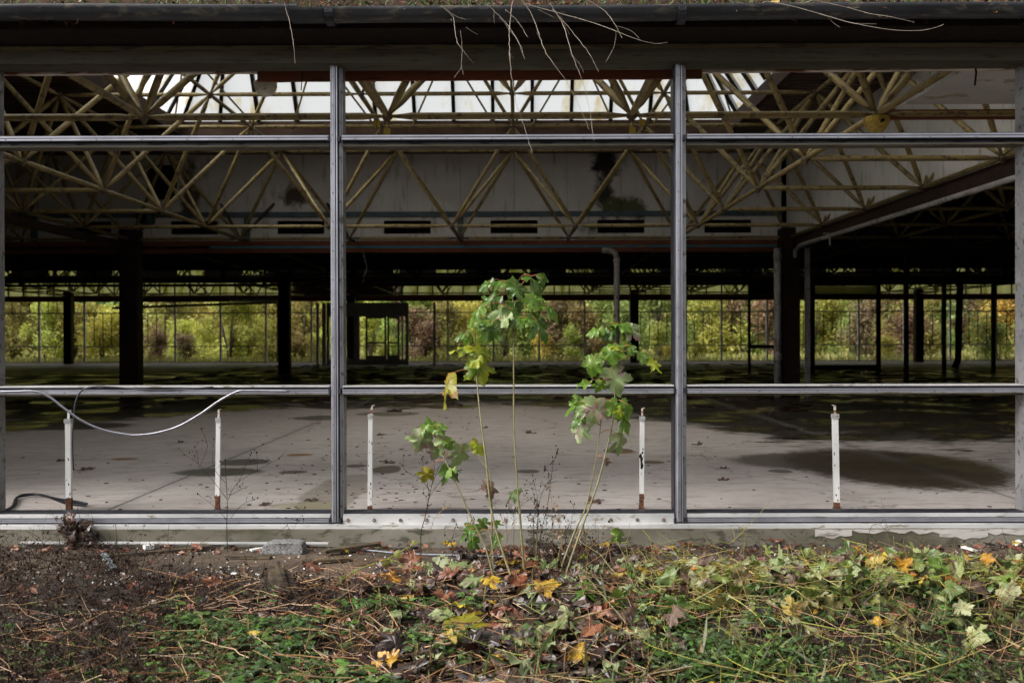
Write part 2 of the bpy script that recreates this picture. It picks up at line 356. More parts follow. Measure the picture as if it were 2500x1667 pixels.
    for jx in (-3.2, 4.07, -10.5, 11.3):    # joints
        d = math_n(nt, 'ABSOLUTE', math_n(nt, 'SUBTRACT', X, math_n(nt, 'ADD', jx, math_n(nt, 'MULTIPLY', n2, .02))))
        c = mixc(nt, math_n(nt, 'SUBTRACT', 1.0, smooth_n(nt, d, .006, .016)), c, (.06,.05,.04))
        c = mixc(nt, math_n(nt, 'MULTIPLY', math_n(nt, 'SUBTRACT', 1.0, smooth_n(nt, math_n(nt, 'ADD', d, math_n(nt,'MULTIPLY',n1,.3)), .1, .32)), .35), c, (.2,.19,.18))
    nt.links.new(c, bs.inputs['Base Color']); bs.inputs['Specular IOR Level'].default_value = .3
    pud = math_n(nt, 'MULTIPLY', wet, smooth_n(nt, n1, .45, .6))
    r = nt.nodes.new('ShaderNodeMapRange'); nt.links.new(pud, r.inputs[0]); r.inputs[3].default_value = .62; r.inputs[4].default_value = .2
    nt.links.new(r.outputs[0], bs.inputs['Roughness'])
    h = math_n(nt, 'MULTIPLY', n4, math_n(nt, 'SUBTRACT', 1.0, pud)); bump_n(nt, bs, h, .25, .006)
    return m
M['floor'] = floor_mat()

def soil_mat():
    m, nt, bs = new_mat('dirt_and_field_grass'); v = coords(nt, 'Object')
    sp = nt.nodes.new('ShaderNodeSeparateXYZ'); nt.links.new(v, sp.inputs[0]); Y = sp.outputs[1]
    n1 = noise_n(nt, v, 1.3, 6, .6).outputs[0]; n2 = noise_n(nt, v, 14, 6, .7).outputs[0]; n3 = noise_n(nt, v, 75, 3, .6).outputs[0]
    c = ramp(nt, n1, [(.35, (.03,.019,.011)), (.5, (.068,.044,.027)), (.68, (.115,.08,.053))]).outputs[0]
    c = mixc(nt, math_n(nt, 'SUBTRACT', 1.0, smooth_n(nt, math_n(nt, 'ADD', Y, math_n(nt, 'MULTIPLY', n1, 1.2)), 6.5, 6.9)), c, (.022,.014,.009))
    c = mixc(nt, math_n(nt, 'MULTIPLY', smooth_n(nt, n2, .48, .66), .75), c, (.035,.024,.018))
    c = mixc(nt, smooth_n(nt, n3, .66, .70), c, (.38,.34,.24))
    far = smooth_n(nt, Y, 50, 52)
    g = ramp(nt, noise_n(nt, v, .5, 6, .7).outputs[0], [(.35,(.12,.16,.04)),(.5,(.26,.27,.08)),(.65,(.36,.31,.13))]).outputs[0]
    c = mixc(nt, far, c, g)
    nt.links.new(c, bs.inputs['Base Color']); bs.inputs['Roughness'].default_value = .8
    bump_n(nt, bs, math_n(nt, 'ADD', n2, math_n(nt, 'MULTIPLY', n3, .4)), .7, .02)
    return m
M['soil'] = soil_mat()
def deck_mat():
    m, nt, bs = new_mat('corrugated_roof_sheet'); v = coords(nt, 'Object')
    w = nt.nodes.new('ShaderNodeTexWave'); w.bands_direction = 'Y'; w.inputs['Scale'].default_value = 1.6; w.inputs['Distortion'].default_value = 0; nt.links.new(v, w.inputs[0])
    n = noise_n(nt, v, 1.1, 5, .6); c = ramp(nt, n.outputs[0], [(.35, (.06,.034,.022)), (.65, (.10,.06,.04))]).outputs[0]
    nt.links.new(c, bs.inputs['Base Color']); bs.inputs['Roughness'].default_value = .6; bump_n(nt, bs, w.outputs[0], 1, .05)
    return m
M['corr'] = deck_mat()

# ------------------------------------------------------------------ numbers of the hall
GX = lambda k: -1.33 + 2.5*k                  # structural grid across the facade
YF, YB = 7.25, 54.6                            # front and rear window walls
HB, HT, H3 = EYE+2.27, EYE+4.03, EYE+5.8       # node levels of the space frame
ZR = EYE+4.30                                  # underside of roof
GZ = -0.16                                     # ground outside
def gz(x, y):
    if y > 7.12 : return GZ - (0.12 if y < 56 else .1)
    k = min(1, max(0, (6.4-y)/1.0))
    n = noise.noise(Vector((x*.9, y*.9, 3)))*.05 + noise.noise(Vector((x*3, y*3, 9)))*.018
    mound = .13*math.exp(-(((x-2.1)/1.2)**2 + ((y-5.3)/.5)**2)) + .06*math.exp(-(((x-.1)/.8)**2 + ((y-5.5)/.5)**2))
    return GZ - .0 + (n*.35 + (n+.02)*k) + mound
# ground sheet, fine in front, coarse to the horizon
xs = [-600,-300,-120,-60,-30,-15,-9] + [-6+i*.08 for i in range(151)] + [9,15,30,60,120,300,600]
ys = [-600,-200,-60,-20,-5,1,2] + [2.6+i*.07 for i in range(65)] + [7.16,7.4,20,40,56,60,66,72,80,90,110,150,250,600]
mb = MB()
for y in ys:
    for x in xs:
        h = gz(x, y)
        if y > 60: h += min(1.2, (y-60)*.03)
        mb.v.append((x, y, h))
W_ = len(xs)
for j in range(len(ys)-1):
    for i in range(W_-1):
        a = j*W_+i; mb.f.append((a, a+1, a+1+W_, a+W_)); mb.m.append(0)
tag(mb.build('ground', M['soil'], smooth=True), kind='structure')
mb = MB(); mb.box(-38.8, 36.2, 7.36, 54.5, -.12, 0)
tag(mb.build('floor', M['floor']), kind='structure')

# ------------------------------------------------------------------ the hall building
hall = empty('derelict_hall', 'long low derelict glazed hall with brown roof and mossy concrete plinth', 'building')
# roof deck: ring round the rooflight, over all bays
LX0, LX1, LY0, LY1 = -7.08, 4.42, 9.45, 20.95
mb = MB()
def ring(z, flip):
    O = [(-38.8,7.5),(36.2,7.5),(36.2,54.9),(-38.8,54.9)]; I = [(LX0,LY0),(LX1,LY0),(LX1,LY1),(LX0,LY1)]
    for k in range(4):
        a, b, c, d = O[k], O[(k+1)%4], I[(k+1)%4], I[k]
        q = [(a[0],a[1],z),(b[0],b[1],z),(c[0],c[1],z),(d[0],d[1],z)]
        mb.quad(*(reversed(q) if flip else q))
ring(ZR, True); ring(ZR+.15, False)
part(mb, 'roof', M['corr'], hall)
mb = MB()   # kerb round the rooflight
for (a, b, c, d) in ((LX0-.1,LX1+.1,LY0-.1,LY0),(LX0-.1,LX1+.1,LY1,LY1+.1),(LX0-.1,LX0,LY0,LY1),(LX1,LX1+.1,LY0,LY1)): mb.box(a, b, c, d, ZR-.02, ZR+.27)
part(mb, 'rooflight_kerb', M['deck'], hall)
mb = MB(); mb.box(-38.8,36.2,7.42,7.5,3.42,ZR+.3); mb.box(-38.8,36.2,54.75,54.9,ZR-.25,ZR+.3); mb.box(-38.95,-38.8,7.42,54.9,-.1,ZR+.3); mb.box(36.2,36.35,7.42,54.9,-.1,ZR+.3)
part(mb, 'outer_wall', M['deck'], hall)
# unseen solid bays past the open ones, added to keep daylight out
mb = MB(); mb.box(-38.8, GX(-2)+.03, 7.27, 7.36, -.05, 3.3); mb.box(GX(3)+.09, 36.2, 7.27, 7.36, -.05, 3.3)
part(mb, 'light_block_bay', M['deck'], hall)
# eaves: soffit, lintel, edge
mb = MB(); mb.box(-38.8,36.2,6.74,7.42,3.425,3.47)
part(mb, 'eaves', M['soffit'], hall)
mb = MB(); mb.box(-38.8,36.2,7.12,7.2,zz(109,7.15)-.001,3.424)
part(mb, 'soffit_board', M['soffit'], hall)
mb = MB(); mb.box(-38.8,36.2,7.10,7.36,zz(117,7.1),zz(109,7.1)); 
part(mb, 'lintel_rail', M['lintel_rail'], hall)
mb = MB(); mb.box(-38.8,36.2,7.14,7.36,zz(152,7.14),zz(118.5,7.14))
part(mb, 'lintel', M['lintel'], hall)
mb = MB(); mb.box(-38.8,36.2,7.12,7.36,-.4,zz(1292,7.12))
pl = part(mb, 'plinth', M['plinth'], hall)
# peeling paint on the right hand plinth, moss on the rest
mb = MB()
random.seed(5)
x = xx(1990,7.11)
while x < xx(2640,7.11):
    w = random.uniform(.12,.35); z1 = zz(1293,7.11); z0 = zz(random.uniform(1302,1324),7.11)
    if random.random() < .8:
        pts = [(x, z1), (x+w, z1)] + [(x+w*(1-t/6.), z0 + random.uniform(0,.03)) for t in range(7)]
        i = len(mb.v); 
        for (a, b) in pts: mb.v.append((a, 7.116, b))
        mb.f.append(tuple(range(i, i+len(pts)))); mb.m.append(0)
    x += w
tag(part(mb, 'flaking_paint', M['flake'], hall), kind='stuff')
# fascia walls hung below the roof, with the open vents
def vent_wall(Y, x0, x1, holes=True, hole=None):
    mb = MB(); z0, za, zb, z1 = EYE+2.28, EYE+2.44, EYE+2.75, EYE+2.83
    k0 = math.floor((x0+1.33)/1.25); x = -1.33 + 1.25*k0
    while x < x1 - .01:
        a, b = max(x, x0)+.004, min(x+1.25, x1)-.004
        if hole and a < hole[0] < b:
            hx0, hx1, hz0, hz1 = hole[1:]
            mb.box(a,b,Y,Y+.06,hz1,ZR); mb.box(a,b,Y,Y+.06,EYE+2.95,hz0); mb.box(a,hx0,Y,Y+.06,hz0,hz1); mb.box(hx1,b,Y,Y+.06,hz0,hz1)
        else: mb.box(a, b, Y, Y+.06, EYE+2.95, ZR)
        x += 1.25
    k = math.floor((x0+.08)/2.5); lastx = x0
    while True:
        c = -.08+2.5*k; k += 1
        a, b = c-1.25, c+1.25
        if a < x0: a = x0
        if a >= x1: break
        b = min(b, x1)
        if b-a < 2.4: mb.box(a+.003,b-.003,Y+.01,Y+.07,z0,z1); continue
        mb.box(a+.003,c-.55,Y+.01,Y+.07,z0,z1); mb.box(c+.55,b-.003,Y+.01,Y+.07,z0,z1)
        mb.box(c-.55,c+.55,Y+.01,Y+.07,z0,za); mb.box(c-.55,c+.55,Y+.01,Y+.07,zb,z1)
        for t in (-.62,.62): mb.box(c+t-.015,c+t+.015,Y-.005,Y+.01,z0,z1)
    w = part(mb, 'fascia_wall', M['fascia'], hall)
    mb = MB(); mb.box(x0,x1,Y-.06,Y+.04,EYE+2.83,EYE+2.95)
    for q in range(8):
        c = -1.33+5*q-15
        if x0 < c < x1: mb.box(c-.07,c+.07,Y-.05,Y+.01,z0,EYE+2.83)
    m_ = mb.build('grey_blue_beam', M['blue'], None); m_.parent = w
    mb = MB(); mb.box(x0,x1,Y-.02,Y+.1,EYE+2.16,EYE+2.28); mb.box(x0,x1,Y-.05,Y+.12,EYE+2.0,EYE+2.10)
    part(mb, 'edge_beam', M['board'], hall)
    mb = MB(); mb.box(max(x0,-7.2),x1,Y-.03,Y+.06,EYE+2.10,EYE+2.16)
    part(mb, 'blue_stripe', M['blue2'], hall)
hp = (at(396,450,23.3).x, at(360,450,23.3).x, at(432,450,23.3).x, at(396,488,23.3).z, at(396,404,23.3).z)
vent_wall(23.3, -23.9, 6.17, hole=None)
vent_wall(38.3, -23.9, 21.2)
mb = MB(); mb.box(hp[1], hp[2], 23.285, 23.3-.002, hp[3], hp[4]); part(mb, 'painted_hole', M['black'], hall)  # black sheet on the cladding, painting the dark of an open hole
# side fascia on the right
mb = MB(); y = 7.7
while y < 23.2:
    mb.box(6.28, 6.34, y+.004, min(y+1.25,23.3)-.004, EYE+2.25, ZR); y += 1.25
part(mb, 'fascia_wall', M['fascia'], hall)
mb = MB(); mb.box(6.22,6.36,7.7,23.2,EYE+2.0,EYE+2.245)
part(mb, 'edge_beam', M['brown'], hall)
mb = MB(); mb.box(-8.93,-8.77,7.7,23.2,EYE+2.02,EYE+2.16)
part(mb, 'edge_beam', M['brown'], hall)
for (a,b) in ((-8.83,1),):
    pass
# suspended ceiling panels at the right front
mb = MB(); mb.box(3.95,6.25,7.45,8.85,EYE+2.36,EYE+2.39); mb.box(3.95,6.25,8.86,10.15,EYE+2.36,EYE+2.39)
part(mb, 'ceiling_panel', M['ceil_panel'], hall)
mb = MB(); mb.obox((3.7,10.22,EYE+2.27),(6.3,10.22,EYE+2.27),.08,.09)
part(mb, 'ceiling_edge', M['board'], hall)
# middle bays have low dark ceiling joists
mb = MB()
for i in range(14): mb.box(-23.9, 21.2, 24.2+i*1.0, 24.28+i*1.0, EYE+2.55, EYE+2.72)
part(mb, 'ceiling_joists', M['facdark'], hall)['kind'] = 'stuff'
# columns at every 15 m
for i, Y in enumerate((22.7, 37.7, 52.7)):
    for k in range(-2, 3):
        X = -8.83 + 15*k
        if abs(X) > 32: continue
        mb = MB(); w = .19
        mb.box(X-w,X+w,Y-.2,Y-.17,.0,HB+.2); mb.box(X-w,X+w,Y+.17,Y+.2,.0,HB+.2); mb.box(X-.03,X+.03,Y-.17,Y+.17,0,HB+.2)
        for s in (-1,1): mb.box(X+s*w-.02,X+s*w+.02,Y-.17,Y+.17,0.01,HB+.19)
        part(mb, 'column', M['brown'], hall)
mb = MB()
for X in (5.83,6.52): mb.box(X-.05,X+.05,22.4,22.5,0,EYE+2.0)
part(mb, 'column_casing', M['pipe'], hall)

# ------------------------------------------------------------------ rooflight
rl = empty('rooflight', 'large glazed roof lantern of translucent white panels above the front bay', 'rooflight', ((LX0+LX1)/2, (LY0+LY1)/2, ZR+.27))
zb_ = ZR+.27; rise = 2.1; ins = rise/1.54
def lant(u, v, side):       # u along side in 0..1 at base, v height in 0..1
    t = ins*v
    if side == 0: x0,x1 = LX0+t, LX1-t; return Vector((LX0+(LX1-LX0)*u if v==0 else min(max(LX0+(LX1-LX0)*u, x0), x1), LY1-t, zb_+rise*v))
    if side == 1: return Vector((LX1-t, min(max(LY0+(LY1-LY0)*u, LY0+t), LY1-t), zb_+rise*v))
    if side == 2: return Vector((min(max(LX0+(LX1-LX0)*u, LX0+t), LX1-t), LY0+t, zb_+rise*v))
    return Vector((LX0+t, min(max(LY0+(LY1-LY0)*u, LY0+t), LY1-t), zb_+rise*v))
NP = 14
for side in range(4):
    for i in range(NP):
        mb = MB(); mb.quad(lant(i/NP,0,side), lant((i+1)/NP,0,side), lant((i+1)/NP,1,side), lant(i/NP,1,side))
        o = part(mb, 'panel', M['rooflight'] if side < 9 else M['deck'], rl)
    for i in range(NP+1):
        mb = MB(); mb.obox(lant(i/NP,0,side), lant(i/NP,1,side), .075, .10)
        part(mb, 'glazing_bar', M['black'], rl)
mb = MB(); q = [(LX0+ins,LY0+ins),(LX1-ins,LY0+ins),(LX1-ins,LY1-ins),(LX0+ins,LY1-ins)]
mb.quad(*[(a,b,zb_+rise) for a,b in q]); part(mb, 'top_blocker', M['deck'], rl)  # unseen opaque lid, added to cut the daylight entering the hall
mb = MB()
for k in range(4): mb.obox((*q[k],zb_+rise), (*q[(k+1)%4],zb_+rise), .12, .12)
for i in range(1, 11):
    xm = LX0+ins+(LX1-LX0-2*ins)*i/11; mb.obox((xm,LY0+ins,zb_+rise),(xm,LY1-ins,zb_+rise),.06,.08)
part(mb, 'ridge_frame', M['black'], rl)

# ------------------------------------------------------------------ space frame
def strut(p, q, r=.037):
    mb = MB(); p = Vector(p); q = Vector(q); n = (q-p).normalized()
    L = (q-p).length
    pts = [p+n*.05, p+n*.16, p+n*.24, p+n*(L*.5), q-n*.24, q-n*.16, q-n*.05]
    rd = [r*.42, r*.72, r, r, r, r*.72, r*.42]
    mb.tube(pts, rd, 10); return mb
bx = [GX(k) for k in range(-3, 4)]; by = [7.7+2.5*j for j in range(7)]
def has(i, j): return (i in (0,1,5,6) or j in (0,1,5,6)) and 0 <= i <= 6 and 0 <= j <= 6
BN = {(i,j): Vector((bx[i], by[j], HB)) for i in range(7) for j in range(7) if has(i,j)}
TN = {(i,j): Vector((bx[i]+1.25, by[j]+1.25, HT)) for i in range(6) for j in range(6)}
UN = {(i,j): Vector((bx[i], by[j], H3)) for i in (2,3,4) for j in (2,3,4)}
segs = []
for (i,j), p in BN.items():
    for d in ((1,0),(0,1)):
        q = BN.get((i+d[0], j+d[1]))
        if q is None: continue
        segs.append(('bottom_chord', p, q, .037))
for (i,j), p in TN.items():
    for d in ((1,0),(0,1)):
        q = TN.get((i+d[0], j+d[1]))
        if q is not None: segs.append(('top_chord', p, q, .034))
dg = []
for (i,j), p in TN.items():
    for d in ((0,0),(1,0),(0,1),(1,1)):
        q = BN.get((i+d[0], j+d[1]))
        if q is not None: dg.append((p, q))
dg.sort(key=lambda a: -min(a[0].y, a[1].y))
hid = dg[100:]
for p, q in dg[:100]: segs.append(('diagonal_strut', p, q, .038))
for (i,j), p in UN.items():
    for d in ((-1,-1),(0,-1),(-1,0),(0,0)):
        q = TN.get((i+d[0], j+d[1]))
        if q is not None: segs.append(('lantern_strut', p, q, .034))
for i in range(2,5):
    for j in range(2,5):
        for d in ((1,0),(0,1)):
            if (i+d[0], j+d[1]) in UN: segs.append(('ridge_chord', UN[(i,j)], UN[(i+d[0],j+d[1])], .034))
for k in range(6):       # stays to the rooflight kerb
    for s in (-.31,.31):
        x = bx[k]+1.25+s; segs.append(('kerb_stay', Vector((x, LY1+.02, ZR+.02)), Vector((x+s*4, LY1-2.6, ZR+1.6)), .02))
        segs.append(('kerb_stay', Vector((x, LY1+.02, ZR-.0)), Vector((bx[k]+1.25, 21.45, HT)), .015))
sf = empty('space_frame', 'ochre tubular space frame under the white rooflight behind the front windows', 'space frame', (bx[3], 15.2, HB), 'space frames under the roof')
for nm, p, q, r in segs: part(strut(p, q, r), nm, M['yellow'], sf, True)
mb = MB()
for p, q in hid:
    s = strut(p, q, .038); i0 = len(mb.v); mb.v += s.v; mb.f += [tuple(a+i0 for a in f) for f in s.f]; mb.m += s.m
if hid: tag(part(mb, 'diagonal_struts', M['yellow'], sf, True), kind='stuff')
for D, nm in ((BN,'node'),(TN,'top_node'),(UN,'ridge_node')):
    for p in D.values():
        mb = MB(); mb.ball(p, .06, 0, 8, 6, (1,1,.85)); mb.tube([p+Vector((0,0,-.07)), p+Vector((0,0,-.03))], [.02,.035], 6)
        part(mb, nm, M['darknode'], sf, True)
# funnel cap and square tags
p = BN[(5,1)]; mb = MB(); n = 14
for k,(r,z) in enumerate(((.135,.0),(.135,-.05),(.09,-.12),(.035,-.17))):
    for j in range(n): t = 2*math.pi*j/n; mb.v.append((p.x+r*math.cos(t), p.y+r*math.sin(t), p.z-.03+z))
for k in range(3):
    for j in range(n): a=k*n+j; b=k*n+(j+1)%n; mb.f.append((a,b,b+n,a+n)); mb.m.append(0)
mb.f.append(tuple(range(n))); mb.m.append(0); mb.f.append(tuple(3*n+j for j in reversed(range(n)))); mb.m.append(0)
mb.tube([(p.x+.01,p.y-.16,p.z-.09),(p.x+.01,p.y-.09,p.z-.09)], .018, 8, 1)
tag(part(mb, 'cap', [M['yellow2'], M['black']], sf), 'yellow funnel shaped cap under the frame joint')
for nd, s in (((3,1),1),((4,1),-1)):
    p = BN[nd]; mb = MB(); mb.box(p.x-.10*s-.03,p.x-.10*s+.03,p.y-.05,p.y-.04,p.z-.12,p.z-.05); mb.box(p.x-.0-.03,p.x+.035,p.y-.05,p.y-.04,p.z-.2,p.z-.13); mb.tube([p, (p.x,p.y-.03,p.z-.16)], .012, 5)
    part(mb, 'tag_plate', M['yellow2'], sf)
for dx, lab in ((-15,'dim ochre tubular space frame in the left bay of the hall'), (15,'nearly black space frame in the bay right of the white side fascia')):
    c = bpy.data.objects.new('space_frame', None); COL.objects.link(c); c.location = sf.location + Vector((dx,0,0)); tag(c, lab, 'space frame', 'space frames under the roof')
    for ch in sf.children:
        if ch.name.split('.')[0] in ('cap','tag_plate','kerb_stay','ridge_node','ridge_chord','lantern_strut'): continue
        d = ch.copy(); COL.objects.link(d); d.parent = c
# frames deeper in, too small and dark to show their parts
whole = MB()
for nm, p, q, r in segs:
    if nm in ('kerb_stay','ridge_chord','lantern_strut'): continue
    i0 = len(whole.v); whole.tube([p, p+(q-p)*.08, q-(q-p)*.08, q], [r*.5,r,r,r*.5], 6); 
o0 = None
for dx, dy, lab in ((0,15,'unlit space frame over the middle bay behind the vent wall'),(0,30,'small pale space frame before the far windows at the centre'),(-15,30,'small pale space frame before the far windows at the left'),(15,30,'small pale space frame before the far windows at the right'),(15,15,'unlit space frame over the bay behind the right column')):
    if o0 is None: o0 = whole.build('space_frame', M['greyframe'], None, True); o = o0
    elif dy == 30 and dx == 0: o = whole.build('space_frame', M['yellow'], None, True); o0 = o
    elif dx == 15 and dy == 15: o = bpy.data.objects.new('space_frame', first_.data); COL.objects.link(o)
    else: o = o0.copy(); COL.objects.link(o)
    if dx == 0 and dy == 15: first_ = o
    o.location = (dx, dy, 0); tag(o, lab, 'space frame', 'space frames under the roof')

# ------------------------------------------------------------------ front window wall
fw = empty('window_wall', 'front aluminium window wall with its glass gone and long transoms', 'window wall', (GX(1), YF, 0))
def strips(parent, name, x0, x1, rows, Yp=YF, screws=None):
    """one rail: rows of (y px top, y px bottom, front plane, material)"""
    main = MB(); ms = []
    for (a, b, yf, mt) in rows:
        if mt not in ms: ms.append(mt)
        main.box(x0, x1, yf, YF+.11, zz(b, Yp), zz(a, Yp), ms.index(mt))
    o = part(main, name, [M[k] for k in ms], parent)
    if screws:
        sy, step = screws; mb = MB(); x = x0+.1
        while x < x1-.05:
            mb.ball((x, YF-.052, zz(sy, Yp)), .004, 0, 5, 3); x += step
        part(mb, 'screws', M['black'], parent)['kind'] = 'stuff'
    return o
MX = [xx(p, YF) for p in (823, 1660)]; BW = MX[1]-MX[0]
ML = [MX[0]+BW*(k-3) for k in range(1, 7)]; ML[1] -= .042; ML[4] += .046       
for k, X in enumerate(ML):
    mb = MB(); z0, z1 = zz(1281,YF), zz(118,YF)
    mb.box(X-.0455, X+.0215, YF, YF+.13, z0, z1, 3 if k == 4 else 0)
    mb.box(X-.035, X-.003, YF-.05, YF, z0+.03, z1, 1); mb.box(X+.004, X+.013, YF-.045, YF, z0+.03, z1, 1)
    mb.box(X-.030, X-.026, YF-.054, YF-.05, z0+.03, z1, 2); mb.box(X-.012, X-.010, YF-.0515, YF-.05, z0+.03, z1, 0); mb.box(X-.003, X+.004, YF-.03, YF, z0+.03, z1, 0)
    mb.box(X+.0215, X+.034, YF-.012, YF+.12, z0+.03, z1, 3); mb.box(X+.034, X+.0455, YF-.0, YF+.125, z0+.03, z1, 4)
    z = z0+.1
    while z < z1:
        mb.box(X-.021, X-.015, YF-.054, YF-.0505, z, z+.006, 0); z += .21
    m_ = part(mb, 'mullion', [M['gasket'], M['alu'], M['alu_white'], M['alu_dull'], M['alu_dull']], fw)
    mb = MB()
    for zc in (zz(341,YF), zz(953,YF), zz(1268,YF)):
        mb.box(X-.054,X-.0375,YF-.06,YF-.0,zc-.018,zc+.018); mb.box(X+.0135,X+.034,YF-.06,YF-.0125,zc-.018,zc+.018)
    mb = mb.build('bracket', M['gasket']); mb.parent = m_
UP = [(329,332,YF-.02,'gasket'),(332,336,YF-.045,'alu'),(336,338.5,YF-.03,'alu_dull'),(338.5,343,YF-.05,'alu'),(343,345,YF-.04,'gasket'),(345,354,YF-.0,'gasket'),(354,358.5,YF-.03,'lintel')]
LO = [(940,943,YF-.045,'alu_white'),(943,949,YF-.015,'gasket'),(949,951.5,YF-.05,'alu'),(951.5,953,YF-.035,'gasket'),(953,957,YF-.05,'alu'),(957,958,YF-.035,'gasket'),(958,960,YF-.045,'alu_white'),(960,966,YF-.0,'lintel_rail')]
BO = [(1249,1253,YF-.0,'gasket'),(1253,1261,YF-.03,'alu_white'),(1261,1262.5,YF-.04,'gasket'),(1262.5,1266,YF-.05,'alu'),(1266,1267,YF-.04,'gasket'),(1267,1271,YF-.05,'alu'),(1271,1281,YF-.02,'gasket')]
BC = [(1249,1253,YF-.0,'gasket'),(1253.5,1277,YF-.04,'alu_white'),(1277,1281,YF-.02,'gasket')]
for k in range(len(ML)-1):
    a, b = ML[k]+.0465, ML[k+1]-.051
    strips(fw, 'upper_transom', a, b, UP, screws=(341,.33))
    strips(fw, 'middle_transom', a, b, LO, screws=(955,.42))
    mb = MB(); x = a+random.uniform(.1,.4)
    while x < b-.15:
        w_ = random.uniform(.04,.14); zt_ = zz(347,YF)
        mb.tube([Vector((x+w_*t/6, YF-.012-.006*math.sin(t*.52), zt_-.014*math.sin(math.pi*t/6)*random.uniform(.5,1.2))) for t in range(7)], .0035, 4)
        x += w_+random.uniform(.12,.5)
    part(mb, 'gasket_scraps', M['gasket'], fw)['kind'] = 'stuff'
    if k == 2:
        r = strips(fw, 'bottom_rail', a, b, BC)
        for q in range(13):
            if q == 9: continue
            x = a+.035+(b-a-.11)*q/12; mb = MB(); z = zz(1266.5,YF)
            mb.tube([(x,YF-.046,z),(x,YF-.04,z)], .013, 10, 1); mb.tube([(x,YF-.052,z),(x,YF-.046,z)], [.006,.008], 6, 0)
            part(mb, 'bolt', [M['alu_dull'], M['rust']], fw)
    else: strips(fw, 'bottom_rail', a, b, BO)
    mb = MB(); zt = zz(152.5,YF); mb.box(a,b,YF-.02,YF+.1,zz(160,YF),zz(156,YF)); part(mb, 'head_frame', M['alu_dull'], fw)
mb = MB(); mb.box(ML[0]-.1, ML[-1]+.1, YF-.10, YF+.12, zz(1291,YF-.1), zz(1281.5,YF-.1)); part(mb, 'sill', M['alu_white'], fw)
mb = MB(); mb.box(ML[0]-.1, ML[-1]+.1, YF+.001, YF+.11, zz(1281,YF-.1)-.01, zz(1250,YF)-.003)
part(mb, 'threshold', M['alu_dull'], fw)

# ------------------------------------------------------------------ gutter
gt = empty('roof_gutter', 'black half round roof gutter running along the eaves, full of leaf mould', 'gutter', (0, 6.62, 3.45))
def gutter(x0, x1, z0a, z0b, rr=.078):
    mb = MB(); n = 12; prof = []
    for j in range(n+1):
        t = math.pi*(1 + j/n); prof.append((rr*math.cos(t), rr*.98*math.sin(t)))
    prof = [(-rr-.004, .006), (-rr-.01, .0)] + prof[1:] + [(rr, .03)]
    prof += [(a*.93, b*.93) for a, b in reversed(prof)]
    N = 24; L = len(prof)
    for i in range(N+1):
        x = x0+(x1-x0)*i/N; z = z0a+(z0b-z0a)*i/N + .003*math.sin(i*1.3)
        for a, b in prof: mb.v.append((x, 6.62+a, z+b))
    for i in range(N):
        for j in range(L):
            a = i*L+j; b = i*L+(j+1)%L; mb.f.append((a, b, b+L, a+L)); mb.m.append(0)
    mb.f.append(tuple(range(L))); mb.m.append(0)
    return part(mb, 'trough', M['gutter'], gt, True)
xj = xx(715,6.6)
gutter(-12, xj+.05, zz(12,6.54,0)+.028, zz(12,6.54,700)-.0)
gutter(xj, 12, zz(20,6.54,720), zz(-12,6.54,3800))
for px in (805, 1668, -60, 2530):
    mb = MB(); x = xx(px,6.54); zc = zz(46 if px < 1000 else 42,6.54, px)
    z_t = zz(19 if px<1000 else 15,6.53,px)
    pts = []
    for j in range(11): t = math.pi*(1+j/10); pts.append((x, 6.62+.088*math.cos(t), z_t+.086*math.sin(t)))
    mb2 = MB()
    for a, b in zip(pts[:-1], pts[1:]): mb2.obox(a, b, .055, .012, up=Vector((1,0,0)).cross(Vector(b)-Vector(a)))
    mb2.ball((x-.02,6.53,z_t-.01),.006); mb2.ball((x+.02,6.53,z_t-.01),.006)
    part(mb2, 'bracket', M['gasket'], gt)

# ------------------------------------------------------------------ boards, rails and pipes behind the glass line
def board(name, label, cat, x0p, x1p, y0p, y1p, Y, th, mt, slope=0):
    mb = MB(); x0, x1 = xx(x0p,Y), xx(x1p,Y); za, zb = zz(y1p,Y), zz(y0p,Y); n = 20; i0 = 0
    for i in range(n+1):
        x = x0+(x1-x0)*i/n; j = random.uniform(-.002,.002)
        for (yy, z) in ((Y,za+j),(Y+th,za+j),(Y+th,zb),(Y,zb)): mb.v.append((x, yy, z + slope*i/n))
    for i in range(n):
        for j in range(4): a=i*4+j; b=i*4+(j+1)%4; mb.f.append((a,a+4,b+4,b)); mb.m.append(0)
    mb.f.append((0,1,2,3)); mb.m.append(0); e=n*4; mb.f.append((e+3,e+2,e+1,e)); mb.m.append(0)
    o = mb.build(name, M[mt], org=(x0, Y, za)); tag(o, label, cat); return o
board('brown_board', 'long red brown board hung under the lintel across the middle window', 'board', 630, 1715, 161, 197, 7.50, .03, 'board', .012)
board('steel_rail', 'cream rail with brown stains above the left window opening', 'rail', -200, 629, 165, 178, 7.50, .05, 'rustwhite', .01)
board('steel_rail', 'rusty peeling white rail above the right window opening', 'rail', 1717, 2600, 157, 178, 7.50, .05, 'rustwhite', .02)
